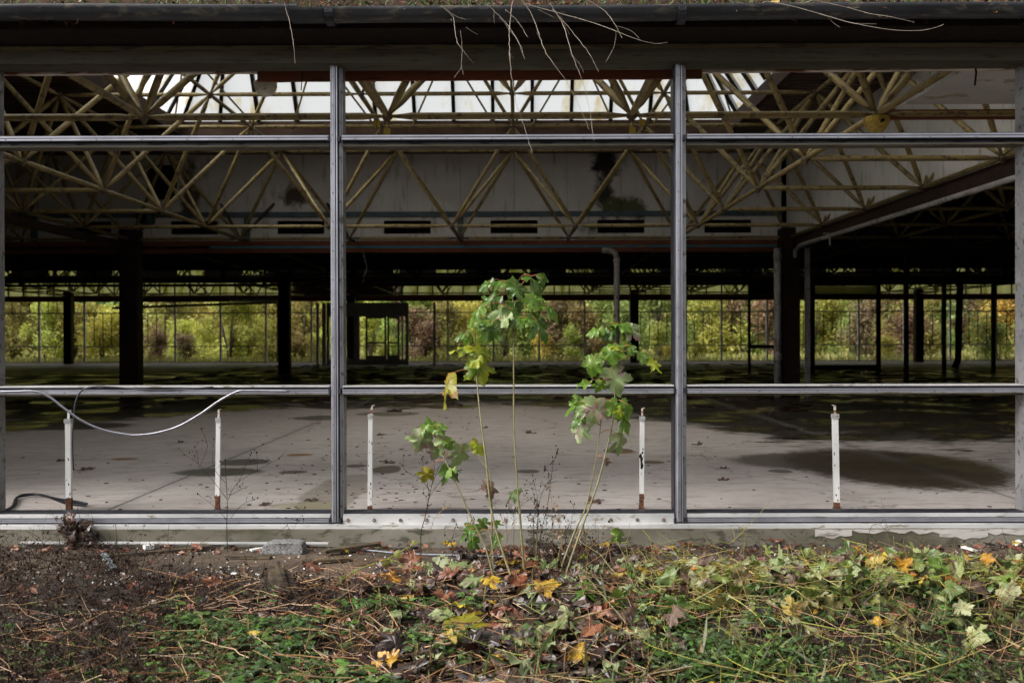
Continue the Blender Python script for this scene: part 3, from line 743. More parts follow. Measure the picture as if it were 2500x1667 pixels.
# broken opal lamp
c = at(648,208,9.0); t = empty('ceiling_lamp', 'broken opal globe lamp hanging below the brown board', 'lamp', c)
mb = MB(); r = .105; n = 18
for a in range(9):
    th = math.pi*(.42+.58*a/8)
    for b in range(n):
        ph = 2*math.pi*b/n; k = 1+(.06*math.sin(b*2.7) if a == 0 else 0)
        mb.v.append((c.x+r*k*math.sin(th)*math.cos(ph), c.y+r*math.sin(th)*math.sin(ph), c.z+r*math.cos(th)*k))
for a in range(8):
    for b in range(n): p=a*n+b; q=a*n+(b+1)%n; mb.f.append((p,p+n,q+n,q)); mb.m.append(0)
part(mb, 'globe', M['globe'], t, True)
mb = MB(); mb.tube([c+Vector((0,0,.01)), c+Vector((0,0,.5))], .01, 6); mb.tube([c+Vector((0,0,.0)), c+Vector((0,0,.06))], .03, 8); part(mb, 'stem', M['black'], t)
# hanging wires
for px, y0, y1, lab, Y in ((735,150,221,'short black wire hanging in front of the brown board',7.47),(2380,146,209,'black strap hanging over the right window opening',7.42),(885,612,690,'thin pale cord dangling below the blue stripe',23)):
    mb = MB(); a = at(px,y0,Y); b = at(px,y1,Y); mb.tube([a, (a+b)/2+Vector((.01 if Y<10 else .1,0,0)), b], .004 if px<2000 and Y<10 else .008, 5); tag(mb.build('hanging_wire', M['black' if Y<10 else 'pipe']), lab, 'wire')
# drain pipes
def pipe(pts, r, lab, cat='pipe', mt='pipe', collars=()):
    t = empty('drain_pipe', lab, cat, pts[-1]); mb = MB(); mb.tube(pts, r, 12); part(mb, 'pipe_run', M[mt], t, True)
    for p, q in collars:
        mb = MB(); mb.tube([p, q], r*1.28, 12); part(mb, 'collar', M[mt], t)
Yp = 22.0; x = xx(1506,Yp)
pipe([at(1470,611,Yp), at(1488,612,Yp), at(1500,617,Yp), at(1506,630,Yp), Vector((x,Yp,2)), Vector((x,Yp,0))], .065, 'pale vertical drain pipe with an elbow at the centre of the hall', collars=((Vector((x,Yp,zz(640,Yp))),Vector((x,Yp,zz(632,Yp)))),))
x = xx(1899,Yp)
pipe([Vector((x,Yp,zz(608,Yp))), Vector((x,Yp,0))], .078, 'thick grey vertical drain pipe beside the right brown column', collars=((Vector((x,Yp,zz(634,Yp))),Vector((x,Yp,zz(620,Yp)))),(Vector((x,Yp,zz(880,Yp))),Vector((x,Yp,zz(862,Yp))))))
pipe([Vector((6.12,8,EYE+1.93)), Vector((6.12,21.6,EYE+1.99)), Vector((6.12,22.0,EYE+1.9)), Vector((6.12,22.0,EYE+1.75))], .04, 'long grey pipe slung below the beam at the right', collars=())
mb = MB(); mb.tube([at(2010,570,17),at(2024,570,17),at(2026,580,17),at(2026,598,17)], .015, 6); tag(mb.build('pipe_stub', M['pipe']), 'small bent pipe end hanging below the long sloping pipe', 'pipe')
mb = MB(); p = at(366,540,23.2); mb.tube([p, p+Vector((0,-.5,0))], .13, 14, 0, False); mb.tube([p+Vector((0,-.02,0)), p+Vector((0,-.5,0))], .11, 14, 1, False)
tag(mb.build('vent_duct', [M['blue'], M['black']], None, True), 'round grey green duct end on the left of the vent wall', 'duct')

# ------------------------------------------------------------------ radiator posts
posts = [  # px base, py base, px top, py top, rust len, label
 (169,1246,167,1003,.10,'leftmost white square post, thick, crossed by the silver strip'),
 (531,1244,534,1000,.11,'white post with rusty foot behind the dry weed on the left'),
 (903,1245,905,990,.035,'thin white post with bent top just right of the left mullion'),
 (1566,1242,1568,997,.12,'white post with black chipped patch right of the saplings'),
 (2043,1241,2038,990,.05,'lone white post in the middle of the right window bay')]
for i, (bx_, by_, tx, ty, rl_, lab) in enumerate(posts):
    b = on_z(bx_, by_, 0); Yb = b.y; top = at(tx, ty, Yb); w = .042 if i in (0,4) else .034
    t = empty('steel_post', lab, 'post', b, 'white posts standing on the floor behind the windows')
    d = (top-b)
    mb = MB(); mb.obox(b+d*(rl_/d.length), b+d*.88, w, w*.8, up=Vector((0,1,0))); part(mb, 'post_body', M['postwhite'], t)
    mb = MB(); mb.obox(b, b+d*(rl_/d.length*1.0), w*.98, w*.78, up=Vector((0,1,0)))
    for q in range(14): mb.ball(b+d*(random.uniform(0,rl_)/d.length)+Vector((random.uniform(-.5,.5)*w,-w*.4,0)), random.uniform(.004,.009), 0, 5, 3, (1,.5,1.5))
    mb.box(b.x-w*.62,b.x+w*.62,b.y-w*.6,b.y+w*.6,0,.008)
    part(mb, 'rusty_foot', M['rust'], t)
    mb = MB(); p = b+d*.9; mb.box(p.x-w*.62,p.x+w*.62,p.y-w*.62,p.y+w*.4,p.z-.016,p.z+.016); mb.tube([(p.x-.002,p.y-w*.66,p.z),(p.x-.002,p.y-w*.60,p.z)], .006, 8)
    part(mb, 'clamp', M['alu_white'], t)
    e = top + (Vector((.012,0,.0)) if i == 2 else Vector())
    mb = MB(); mb.obox(p, e, w*.42, .006, up=Vector((0,1,0))); mb.obox(e-Vector((.0,.0,.0)), e+Vector((.02*(1 if i!=4 else -1.0),0,.004)), .02, .006)
    part(mb, 'tongue', M['rustwhite' if i else 'postwhite'], t)
    mb = MB()
    for q in range((5,3,9,4,6)[i]):
        f = rl_/d.length + random.random()**1.6*.75; s_ = random.uniform(.003,.008); c_ = b+d*f
        mb.ball((c_.x+random.uniform(-.4,.4)*w, c_.y-w*.395, c_.z), s_, 0, 6, 3, (1,.12,random.uniform(1,3)), .3)
    tag(part(mb, 'rust_spots', M['rust'], t), kind='stuff')
    if i == 3:
        mb = MB(); 
        for q in range(9): mb.ball(at(bx_+random.uniform(-3,4), 1105+q*4.5, Yb-w*.41), random.uniform(.006,.013), 0, 6, 3, (1,.15,1.3))
        mm = mb.build('chipped_patch', M['black']); mm.parent = t; mm.location = -t.location

# ------------------------------------------------------------------ loose strips
def spline(pts, n=8):
    P = [Vector(p) for p in pts]; out = []
    for i in range(len(P)-1):
        a = P[max(i-1,0)]; b = P[i]; c = P[i+1]; d = P[min(i+2,len(P)-1)]
        for k in range(n):
            t = k/n; out.append(.5*((2*b)+(c-a)*t+(2*a-5*b+4*c-d)*t*t+(3*b-a-3*c+d)*t**3))
    out.append(P[-1]); return out
def c1(x, y): return (x*.3614, y*.3614+920)
mb = MB()
pp = [at(*c1(*q), 7.165) for q in ((-60,102),(0,100),(120,98),(230,97),(330,130),(440,215),(560,300),(700,360),(850,390),(920,395),(1050,380),(1200,335),(1350,250),(1480,160),(1600,100),(1680,94),(1950,97))]
sp = spline(pp); 
for q in sp: q.y += .02*math.sin(q.x*2)
mb.tube(sp, .0085, 6, flat=.5)
mb.tube([q+Vector((0,-.004,.001)) for q in sp], .0028, 5, 1)
tag(mb.build('metal_strip', [M['alu'], M['gasket']], None, True), 'loose silver cover strip sagging from the middle transom on the left', 'metal strip')
mb = MB(); pp = [at(*c1(*q), 7.17) for q in ((1440,68),(1300,78),(1100,92),(950,85),(750,68),(620,68),(550,95),(510,170),(495,300),(488,450),(495,625))]
mb.tube(spline(pp), .0065, 6, flat=.6); tag(mb.build('rubber_seal', M['gasket'], None, True), 'black rubber seal draped over the left transom and hanging down', 'rubber seal')
mb = MB(); pp = [on_z(*c1(*q), .012) for q in ((20,905),(60,893),(90,870),(105,825),(160,808),(260,803),(350,820),(450,850),(575,872))]
for k in range(3): mb.tube([q+Vector((0,.02*k,.004*k+ .01*math.sin(k+q.x*9))) for q in spline(pp)], .008, 5)
tag(mb.build('rubber_seal', M['gasket'], None, True), 'black rubber seal lying curled on the floor at the lower left', 'rubber seal')
mb = MB(); pp = [on_z(1490,1247,.01), on_z(1512,1243,.03), on_z(1525,1247,.01), on_z(1600,1247,.01), on_z(1640,1246,.01)]
mb.tube(spline(pp), .008, 5); tag(mb.build('rubber_seal', M['gasket'], None, True), 'short black seal scrap behind the bolted bottom rail', 'rubber seal')

# ------------------------------------------------------------------ rear window wall
bw = empty('window_wall', 'far rear window wall with white mullions in front of autumn trees', 'window wall', (0, YB, 0))
Z_up, Z_lo, Z_hd = 2.73, .90, 3.34
for k in range(-14, 16):
    X = GX(k)
    mb = MB(); mb.box(X-.05,X+.05,YB,YB+.1,0,Z_hd+.02); part(mb, 'mullion', M['facwhite'], bw)
for k in range(-14, 15):
    a, b = GX(k)+.052, GX(k+1)-.052
    mb = MB(); mb.box(a,b,YB+.01,YB+.08,Z_up-.03,Z_up+.03)
    mb.box(a,b,YB+.01,YB+.08,-.02,.05)
    if k not in (-4,-5): mb.box(a,b,YB+.01,YB+.08,Z_lo-.025,Z_lo+.025)
    part(mb, 'rail', M['facwhite' if k%3 else 'alu_dull'], bw)
    if k in (-12,-11,-10,-9,-8,3,4,5,6,7,9,10,11):
        mb = MB(); step = .52
        for i in range(1,5):
            x = a+(b-a)*i/5+ (k%2)*.03
            lo_, hi_ = (Z_lo, Z_up) if k > -10 else ((0, Z_hd) if k < -11 else (Z_up, Z_hd))
            mb.box(x-.018,x+.018,YB-.03,YB-.0,lo_,hi_)
        part(mb, 'window_bars', M['facdark'], bw)
mb = MB(); mb.box(-38,36,YB-.1,YB+.15,Z_hd+.02,EYE+2.34); part(mb, 'head_beam', M['board'], bw)
cl = empty('clerestory', 'strip of mossy yellow green translucent panels above the far windows', 'clerestory', (0, YB, EYE+2.35))
x = GX(-14); k = 0
while x < GX(15):
    if not (xx(715,YB) < x < xx(950,YB)):
        mb = MB(); mb.box(x+.03,x+.803,YB,YB+.01,EYE+2.345,EYE+4.25); part(mb, 'panel', M['mossglass'], cl)
    mb = MB(); mb.box(x-.03,x+.03,YB-.05,YB+.05,EYE+2.345,EYE+4.25); part(mb, 'glazing_bar', M['facdark'], cl)
    x += .8333; k += 1
mb = MB(); mb.box(xx(715,YB),xx(960,YB),YB+.06,YB+.1,EYE+2.345,EYE+4.25); part(mb, 'dark_panel', M['deck'], cl)
# sagging board under the far eaves
mb = MB(); mb.obox(at(275,752,52), at(690,738,52), .25, .12); mb.obox(at(350,735,51), at(680,733,51), .1,.12); tag(mb.build('hanging_board', M['board']), 'brown board sagging below the eaves of the far left windows', 'board')
mb = MB(); mb.tube([at(560,732,50),at(670,733,50),at(680,740,50),at(681,885,50)], .10, 10); tag(mb.build('drain_pipe', M['facwhite'],None,True), 'white elbowed pipe running down before the far left windows', 'pipe')
# entrance lobby in front of the rear wall
lb = empty('entrance_lobby', 'white framed entrance lobby with glazed double doors at the rear centre left', 'lobby', at(900,885,50))
Yl = 50.
def pbox(x0,x1,y0,y1,Y,th): 
    mb = MB(); mb.box(xx(x0,Y),xx(x1,Y),Y,Y+th,max(0,zz(y1,Y)),zz(y0,Y)); return mb
for (a,b) in ((772,777),(786,794),(797,803),(864,877),(990,997),(1058,1063)): part(pbox(a,b,738,890,Yl,.25), 'post', M['facwhite'], lb)
part(pbox(803,990,738,772,Yl+.05,.1), 'header', M['facwhite'], lb)
part(pbox(803,990,876,890,Yl+.05,.1), 'kick_panel', M['facwhite'], lb)
for (a,b) in ((892,943),(945,975)):
    t = MB(); x0,x1 = xx(a,Yl),xx(b,Yl); z0,z1 = zz(884,Yl),zz(772,Yl); w=.1
    t.box(x0,x0+w,Yl+.04,Yl+.09,z0,z1); t.box(x1-w,x1,Yl+.04,Yl+.09,z0,z1); t.box(x0+w,x1-w,Yl+.04,Yl+.09,z1-w,z1); t.box(x0+w,x1-w,Yl+.04,Yl+.09,z0,z0+.35); t.box(x0+w,x1-w,Yl+.04,Yl+.09,1.05,1.13)
    d_ = part(t, 'door', M['facwhite'], lb)
    mb = MB(); mb.box(x1-.09,x1-.05,Yl-.03,Yl+.04,.95,1.4); o = part(mb, 'handle', M['alu'], lb); o.parent = d_; o.location = (0,0,0)
mb = MB()
for q in range(5): mb.box(xx(946+q*5,Yl),xx(949+q*5,Yl),Yl+.03,Yl+.05,zz(757,Yl),zz(748,Yl))
part(mb, 'louvre', M['facwhite'], lb)
# dark partition frame at right
pf = empty('partition_frame', 'dark steel partition frame with empty door openings at the right of the hall', 'partition', at(2150,900,37.5))
Yq = 37.6
def qb(x0,x1,y0,y1,n,Y=Yq,th=.15,mt='facdark'): part(pbox(x0,x1,y0,y1,Y,th), n, M[mt], pf)
for (a,b) in ((1980,1990),(2142,2151),(2303,2311),(2424,2431),(1828,1833)): qb(a,b,690,920,'post')
for (a,b,c,d) in ((1990,2142,690,700),(1990,2142,720,730),(2311,2424,727,734),(1965,1980,728,735)): qb(a,b,c,d,'head_rail')
qb(1834,1889,843,852,'cross_bar'); qb(1834,1889,722,729,'head_rail'); qb(1834,1979,689,720,'header_panel',Yq+.02,.08,'deck')
part(pbox(1990,2142,701,719,Yq+.05,.02), 'fanlight', M['mossglass'], pf)
part(pbox(1990,2142,893,905,Yq,.3), 'kerb', M['facdark'], pf)
mb = MB(); mb.box(xx(2210,28),xx(2219,28),28,28.12,0,EYE+2.4); tag(mb.build('steel_post', M['facdark'], None), 'tall thin dark post standing alone in the right bay', 'post')
mb = MB(); mb.tube(spline([at(2345,690,40),at(2341,780,40),at(2340,850,40),at(2338,880,40),at(2330,898,40)]), .14, 8); tag(mb.build('bent_duct', M['facdark'],None,True), 'dark hose like duct hanging between the right door frames', 'duct')
mb = MB(); mb.box(xx(1960,28),xx(2350,28),28,28.1,zz(605,28),zz(598,28)); tag(mb.build('ceiling_rail', M['lintel']), 'dim horizontal rail under the dark ceiling at the right', 'rail')

# ------------------------------------------------------------------ far planting
def crown(seed, w, h, n, leaf, upright=.5, hollow=.25):
    random.seed(seed); mb = MB(); cl_ = []
    for i in range(16):
        a = random.uniform(0, 6.28); r = random.uniform(.1,.85)*w/2; z = h*random.uniform(.12,.92)
        cl_.append((Vector((r*math.cos(a)*(1.1-.5*z/h), r*math.sin(a)*(1.1-.5*z/h), z)), random.uniform(.25,.5)*w*.5))
    for i in range(n):
        c, rr = random.choice(cl_); d = Vector((random.gauss(0,1),random.gauss(0,1),random.gauss(0,1))).normalized()*rr*random.uniform(.4,1.1)
        p = c+d; 
        if p.z < .02: p.z = random.uniform(.02,.4)
        s = leaf*random.uniform(.6,1.5)
        u = Vector((random.gauss(0,1),random.gauss(0,1),random.gauss(0,.6))).normalized(); v = u.cross(Vector((random.gauss(0,.5),random.gauss(0,.5),1))).normalized()
        mb.quad(p-u*s*.5, p-v*s*.3, p+u*s*.55, p+v*s*.3)
    return mb
def trunk(seed, h, r, n=5, spread=.8):
    random.seed(seed); mb = MB()
    for i in range(n):
        a = random.uniform(0,6.28); k = spread*random.uniform(.2,1)*(0 if (i==0 and r>.1) else 1)
        mb.tube([Vector((0,0,-.1)), Vector((math.cos(a)*k*.2, math.sin(a)*k*.2, h*.35)), Vector((math.cos(a)*k*.6, math.sin(a)*k*.6, h*.7)), Vector((math.cos(a)*k, math.sin(a)*k, h))], [r, r*.75, r*.45, r*.1], 5)
    return mb
kinds = {
 'yellow': ('yellow leaved shrub', [(.5,.44,.07),(.58,.54,.14),(.4,.42,.08),(.5,.34,.05),(.34,.4,.12)]),
 'green': ('mid green bushy shrub', [(.18,.26,.06),(.26,.36,.09),(.34,.42,.12),(.13,.2,.05),(.45,.5,.18)]),
 'lime': ('light green young shrub', [(.4,.5,.09),(.5,.56,.14),(.33,.42,.08),(.55,.55,.2)]),
 'orange': ('orange leaved shrub', [(.62,.4,.06),(.5,.42,.09),(.4,.3,.07),(.34,.36,.1),(.66,.5,.1)]),
 'brown': ('maroon brown withered shrub', [(.28,.15,.11),(.38,.22,.15),(.2,.12,.08),(.42,.3,.18),(.32,.3,.12)]),
 'olive': ('dull olive autumn shrub', [(.3,.3,.09),(.42,.38,.12),(.24,.22,.07),(.5,.42,.15),(.34,.2,.08)])}
protos = {}
for ki, (k, (lab, cols)) in enumerate(kinds.items()):
    mean = [sum(c[i] for c in cols)/len(cols) for i in range(3)]
    lm = leafmat('foliage_'+k, [tuple(.45*c[i]+.55*mean[i] for i in range(3)) for c in cols], None, .42, .6, 1.2)
    nt = lm.node_tree; oi = nt.nodes.new('ShaderNodeObjectInfo'); hh = nt.nodes.new('ShaderNodeHueSaturation')
    mr = nt.nodes.new('ShaderNodeMapRange'); nt.links.new(oi.outputs['Random'], mr.inputs[0]); mr.inputs[3].default_value = .475; mr.inputs[4].default_value = .53; nt.links.new(mr.outputs[0], hh.inputs['Hue'])
    m2 = nt.nodes.new('ShaderNodeMapRange'); nt.links.new(math_n(nt, 'FRACT', math_n(nt, 'MULTIPLY', oi.outputs['Random'], 7.3)), m2.inputs[0]); m2.inputs[3].default_value = .85; m2.inputs[4].default_value = 1.35; nt.links.new(m2.outputs[0], hh.inputs['Value'])
    bs = nt.nodes['Principled BSDF']; src = bs.inputs['Base Color'].links[0].from_socket; nt.links.new(src, hh.inputs['Color'])
    for l in list(nt.links):
        if l.from_socket == src and l.to_node != hh: dst = l.to_socket; nt.links.remove(l); nt.links.new(hh.outputs[0], dst)
    protos[k] = []
    for v in range(2):
        cm = crown(100+ki*7+v, 3.2, 3.4, 3200, .16); tm = trunk(50+ki*7+v, 2.9, .035, 9, 1.0)
        root = bpy.data.objects.new('shrub', None)
        a = cm.build('foliage', lm); b = tm.build('stems', M['bark'])
        a.parent = root; b.parent = root; protos[k].append(root); COL.objects.link(root); root['used'] = 0
random.seed(21)
def zone(px):
    for lim, z_ in ((60,'at the left picture edge'),(300,'left of the near dark column'),(520,'right of the near dark column'),(700,'left of the second dark column'),(850,'just left of the lobby'),(1050,'behind the lobby doors'),(1240,'left of the tallest sapling'),(1400,'right of the tallest sapling'),(1560,'behind the central pale pipe'),(1800,'right of the right mullion'),(2000,'behind the thick drain pipe'),(2200,'behind the dark partition frame'),(2400,'behind the far right doors')):
        if px < lim: return z_
    return 'at the right picture edge'
plan = []
# (px, kind, Y, scale)
for px, k, Y, s in ((30,'olive',60,1.2),(110,'lime',59,1.0),(180,'yellow',60,1.3),(250,'orange',58.5,1.0),(300,'yellow',60,1.1),(330,'brown',57.6,.7),(390,'brown',57.4,.6),(450,'brown',57.8,.6),(440,'yellow',63,.85),(400,'olive',70,1.6),(500,'yellow',61,.7),(560,'lime',58.5,1.2),(610,'lime',60,1.3),(655,'yellow',58,.75),(690,'yellow',59,.6),(740,'olive',59,1.2),(770,'yellow',57.5,.5),(905,'lime',60,1.0),(960,'lime',62,1.0),(1010,'brown',60,1.1),(1040,'brown',58.5,.8),(1090,'olive',60,1.0),(1090,'lime',57.6,.45),(1140,'yellow',62,1.2),(1180,'lime',58,.7),(1230,'green',60,1.1),(1280,'lime',61,1.1),(1330,'orange',58.5,.55),(1350,'brown',60,1.2),(1400,'olive',62,1.3),(1395,'lime',58,.6),(1440,'olive',59,1.0),(1480,'green',62,1.3),(1530,'green',60,1.0),(1600,'green',66,1.8),(1610,'lime',58.5,.7),(1640,'yellow',57.8,.4),(1700,'lime',66,1.2),(1740,'yellow',64,1.2),(1700,'yellow',57.7,.4),(1790,'brown',66,1.3),(1840,'lime',65,1.0),(1880,'brown',64,1.2),(1990,'yellow',66,1.3),(2040,'lime',66,1.1),(2080,'green',62,.9),(2110,'brown',60,1.1),(2160,'olive',66,1.3),(2160,'yellow',58,.45),(2210,'brown',60,1.0),(2260,'olive',62,1.2),(2300,'green',70,1.3),(2350,'brown',72,1.4),(2405,'green',56.5,.8),(2440,'lime',57.5,.6),(2470,'orange',62,1.4),(2540,'olive',60,1.4)):
    plan.append((px,k,Y,s))
cnt = {}
for px, k, Y, s in plan:
    pr = protos[k][random.randrange(2)]
    o = pr if not pr['used'] else copy_tree(pr)
    if o is pr: pr['used'] = 1
    o.location = (xx(px,Y), Y, GZ-.1+max(0,(Y-60)*.03)); o.rotation_euler[2] = random.uniform(0,6.28); o.scale = (s*random.uniform(.9,1.15), s, s*random.uniform(.95,1.2))
    size = 'low ' if s < .75 else ('tall ' if s > 1.25 else '')
    tag(o, size + kinds[k][0] + (' close outside,' if Y < 59 else ' set back outside,') + ' ' + zone(px), 'shrub', 'autumn shrubs beyond the far windows')
for k in protos:
    for pr in protos[k]:
        if not pr['used']:
            for ch in list(pr.children): bpy.data.objects.remove(ch)
            bpy.data.objects.remove(pr); continue
        del pr['used']
for o in list(COL.objects):
    if 'used' in o.keys(): del o['used']
tps = []
for v, k in enumerate(('green','yellow','olive','brown')):
    root = bpy.data.objects.new('tree', None); COL.objects.link(root)
    cm = crown(300+v, 7.5, 11, 5200, .36); a = cm.build('crown', bpy.data.materials['foliage_'+('lime' if k=='brown' else k)]); a.parent = root
    tm = trunk(320+v, 9, .2, 8, 2.4); b = tm.build('trunk', M['bark']); b.parent = root
    tps.append([root, False, k])
random.seed(33)
nt_ = 0
for row in range(2):
    for i in range(19):
        Y = 80 + row*9 + random.uniform(-2.5,2.5); px = -60 + i*146 + row*70 + random.uniform(-30,30)
        tp = random.choice(tps); o = tp[0] if not tp[1] else copy_tree(tp[0]); tp[1] = True
        o.location = (xx(px,Y), Y, .3); o.rotation_euler[2] = random.uniform(0,6.28); s = random.uniform(.85,1.2); o.scale = (s,s,s)
        tag(o, {'green':'green leafy','yellow':'yellowing','olive':'dull olive','brown':'light green'}[tp[2]] + ' woodland tree in the ' + ('front' if row==0 else 'back') + ' row, ' + zone(px), 'tree', 'woodland trees beyond the far windows')
for tp in tps:
    if not tp[1]:
        for ch in list(tp[0].children): bpy.data.objects.remove(ch)
        bpy.data.objects.remove(tp[0])
def tell_apart(pref):
    d = {}
    for o in COL.objects:
        if o.parent is None and o.name.split('.')[0] == pref and 'label' in o.keys(): d.setdefault(o['label'], []).append(o)
    for lab, L in d.items():
        if len(L) > 1:
            L.sort(key=lambda o: o.location.x/o.location.y)
            for o, w in zip(L, (('left one','right one') if len(L) == 2 else ('left one','middle one','right one','rightmost one'))): o['label'] = lab + ', ' + w
tell_apart('shrub'); tell_apart('tree')
# distant wood mass
random.seed(44); mb = MB()
for i in range(26000):
    x = random.uniform(-75,75); y = random.uniform(100,108); z = random.uniform(0,14); s = random.uniform(.4,.9)
    p = Vector((x,y,z)); u = Vector((random.gauss(0,1),random.gauss(0,.4),random.gauss(0,1))).normalized(); v = u.cross(Vector((random.gauss(0,.4),1,random.gauss(0,.4)))).normalized()
    mb.quad(p-u*s,p-v*s*.6,p+u*s,p+v*s*.6)
tag(mb.build('distant_wood', bpy.data.materials['foliage_lime']), 'distant mass of light autumn woodland behind the trees', 'woodland', kind='stuff')
# meadow grass
random.seed(45); mb = MB()
for i in range(30000):
    y = 55.2 + 22*random.random()**1.5; x = random.uniform(-.56,.56)*y; z = GZ-.1+max(0,(y-60)*.03); h = random.uniform(.15,.6); a = random.uniform(-.2,.2)
    mb.quad((x-.02,y,z),(x+.02,y,z),(x+.02+a,y+random.uniform(-.1,.1),z+h),(x+a-.005,y,z+h))
gm = leafmat('meadow_grass', [(.42,.46,.12),(.56,.52,.2),(.3,.36,.1),(.6,.5,.24)], None, .3, .6, 5)
tag(mb.build('meadow_grass', gm), 'long yellow green meadow grass outside the far windows', 'grass', kind='stuff')

# ------------------------------------------------------------------ leaves
H_MAPLE = [(0,0),(.10,-.07),(.22,-.09),(.30,-.02),(.40,-.01),(.39,.08),(.47,.14),(.37,.19),(.30,.26),(.42,.30),(.50,.37),(.58,.39),(.57,.48),(.63,.58),(.51,.57),(.43,.63),(.34,.57),(.24,.55),(.27,.66),(.21,.73),(.20,.83),(.11,.86),(.08,.95),(0,1.04)]
H_MAPLE_LO = [(0,0),(.2,-.08),(.4,.02),(.32,.24),(.58,.42),(.6,.58),(.26,.55),(.24,.75),(0,1.04)]
H_OAK = [(0,0),(.07,.08),(.16,.14),(.10,.24),(.26,.34),(.14,.44),(.32,.58),(.18,.64),(.26,.8),(.12,.84),(.1,.95),(0,1)]
H_LANCE = [(0,0),(.10,.12),(.17,.32),(.17,.52),(.11,.76),(0,1)]
H_ROUND = [(0,0),(.22,.08),(.36,.32),(.36,.6),(.22,.84),(0,.98)]
PLEAT = .07
def leaf(mb, base, tip, nrm, size, half, m=0, fold=.12, droop=.25, wav=.03, rings=(.5,), wid=1.0, curl=0):
    T = Vector(tip).normalized(); N = Vector(nrm); N = (N - T*N.dot(T))
    N = N.normalized() if N.length > 1e-4 else T.orthogonal().normalized()
    S = T.cross(N)
    out = [(x*wid, y) for x, y in half] + [(-x*wid, y) for x, y in reversed(half[1:-1])]
    cy = .34; i0 = len(mb.v); ph = random.uniform(0, 6.28); as_ = random.uniform(.85,1.15)
    def P(x, y, e):
        th = math.atan2(abs(x), y+.05); z = PLEAT*e*(1-abs(math.sin(2.5*th+1.57)))*(1 if half is H_MAPLE else .3) - droop*y*y - fold*abs(x)*(-1 if fold < 0 else 1) + wav*math.sin(ph+x*9+y*7)*e*2 - curl*(x*x)*1.6
        # bend the tip over
        yy = y*(1-.25*droop*y)
        return base + (S*(x*as_) + T*yy + N*z)*size
    mb.v.append(tuple(P(0, cy, 0)))
    L = len(out)
    for k in list(rings)+[1.0]:
        for x, y in out: mb.v.append(tuple(P(x*k, cy+(y-cy)*k, k)))
    for j in range(L):
        mb.f.append((i0, i0+1+j, i0+1+(j+1)%L)); mb.m.append(m)
    for r in range(len(rings)):
        a0 = i0+1+r*L
        for j in range(L):
            mb.f.append((a0+j, a0+L+j, a0+L+(j+1)%L, a0+(j+1)%L)); mb.m.append(m)

# ------------------------------------------------------------------ maple saplings before the window
LK = ['mg','md','my','mp','mo','mb']
def sapling(name, label, stem, Y0, Y1, r0, leaves, grp='maple saplings growing before the middle window'):
    """stem: photo points from the ground up; depth goes from Y0 at the foot to Y1 at the top"""
    n = len(stem); g = on_z(stem[0][0], stem[0][1], GZ)
    pts = [at(px, py, Y0+(Y1-Y0)*i/(n-1)) for i, (px, py) in enumerate(stem)]
    foot = pts[0].copy(); foot.z = gz(foot.x, foot.y)-.04
    t = empty(name, label, 'sapling', foot, grp)
    sp = spline([foot]+pts if pts[0].z > foot.z+.02 else [foot]+pts[1:], 7); L = len(sp)
    mb = MB(); rads = [r0*(1-.62*i/(L-1))*(1.18 if i % 9 == 4 else 1) for i in range(L)]
    mb.tube(sp, rads, 8); part(mb, 'stem', M['stemgreen'], t, True)
    for (lx, ly, w, k, ang, face) in leaves:
        # ang: direction of the tip in the picture (degrees, 0 right, -90 down); face: 0 edge-on from above, 1 flat to the viewer
        Yl = (Y0+(Y1-Y0)*.8) + random.uniform(-.12,.06)
        c = at(lx, ly, Yl); sz = w/F*Yl*.95*random.uniform(.97,1.05)
        a = R(ang); tip = Vector((math.cos(a), random.uniform(-.35,-.05), math.sin(a)))
        face *= .8; nrm = Vector((random.uniform(-.45,.45), -(.2+.75*face), 1.0-.75*face))
        T = tip.normalized(); base = c - T*sz*.45
        m_ = MB(); sz *= .84 if label.startswith('leafiest') else 1.0; sz *= .7 if label.startswith('knee') else 1.0
        leaf(m_, base, tip, nrm, sz*(1.1 if label.startswith('tallest') else 1.0), H_MAPLE, 0, random.uniform(.1,.55), random.uniform(.2,.8), .06, (.35,.7), random.uniform(.85,1.0) if face > .3 else .8, random.uniform(0,.25))
        lf = part(m_, 'leaf', M[k], t, True)
        q = min(sp, key=lambda s_: (s_-base-Vector((0,0,-.02))).length)
        mid = (q+base)/2 + Vector((0,0,.18*(base-q).length))
        if (base-q).length < .45:
            m_ = MB(); m_.tube(spline([q, mid, base, base+T*sz*.3], 5), [.0022]*6+[.0016]*9+[.0008], 5)
            part(m_, 'leaf_stalk', M['petiole'], t, True)
    return t
random.seed(3)
c5 = lambda x, y: (800+x*.3827, 560+y*.3827)
c2 = lambda x, y: (800+x*.3827, 920+y*.3827)
def LV(fn, rows): return [(*fn(x, y), w*.3827, k, a, f) for x, y, w, k, a, f in rows]
sapling('maple_sapling', 'tallest slender maple sapling rising straight between the two mullions', [(1283,1432),(1272,1300),(1262,1170),(1255,1040),(1254,900),(1253,780),(1252,722)], 5.75, 6.1, .0078,
 LV(c5, [(1215,385,150,'md',-60,.85),(1150,358,95,'md',-130,.5),(1185,332,70,'mg',90,.2),(1090,320,120,'mg',165,.25),(1000,345,130,'md',-155,.35),(1330,305,170,'md',-15,.3),(1375,325,90,'md',-80,.5),(1035,445,150,'md',-150,.5),(935,505,150,'mg',-165,.25),(1330,448,140,'mg',-35,.35),(1430,497,140,'mg',-20,.2),(1090,520,170,'mp',175,.55),(1120,565,120,'mp',-150,.5),(1205,520,160,'md',-20,.6),(1235,556,170,'mg',-5,.45),(1215,590,90,'mg',-80,.6),(1360,600,190,'md',-40,.5),(1290,570,90,'mg',-20,.4),(1030,640,170,'md',-120,.5),(1000,570,110,'mg',160,.3)]))
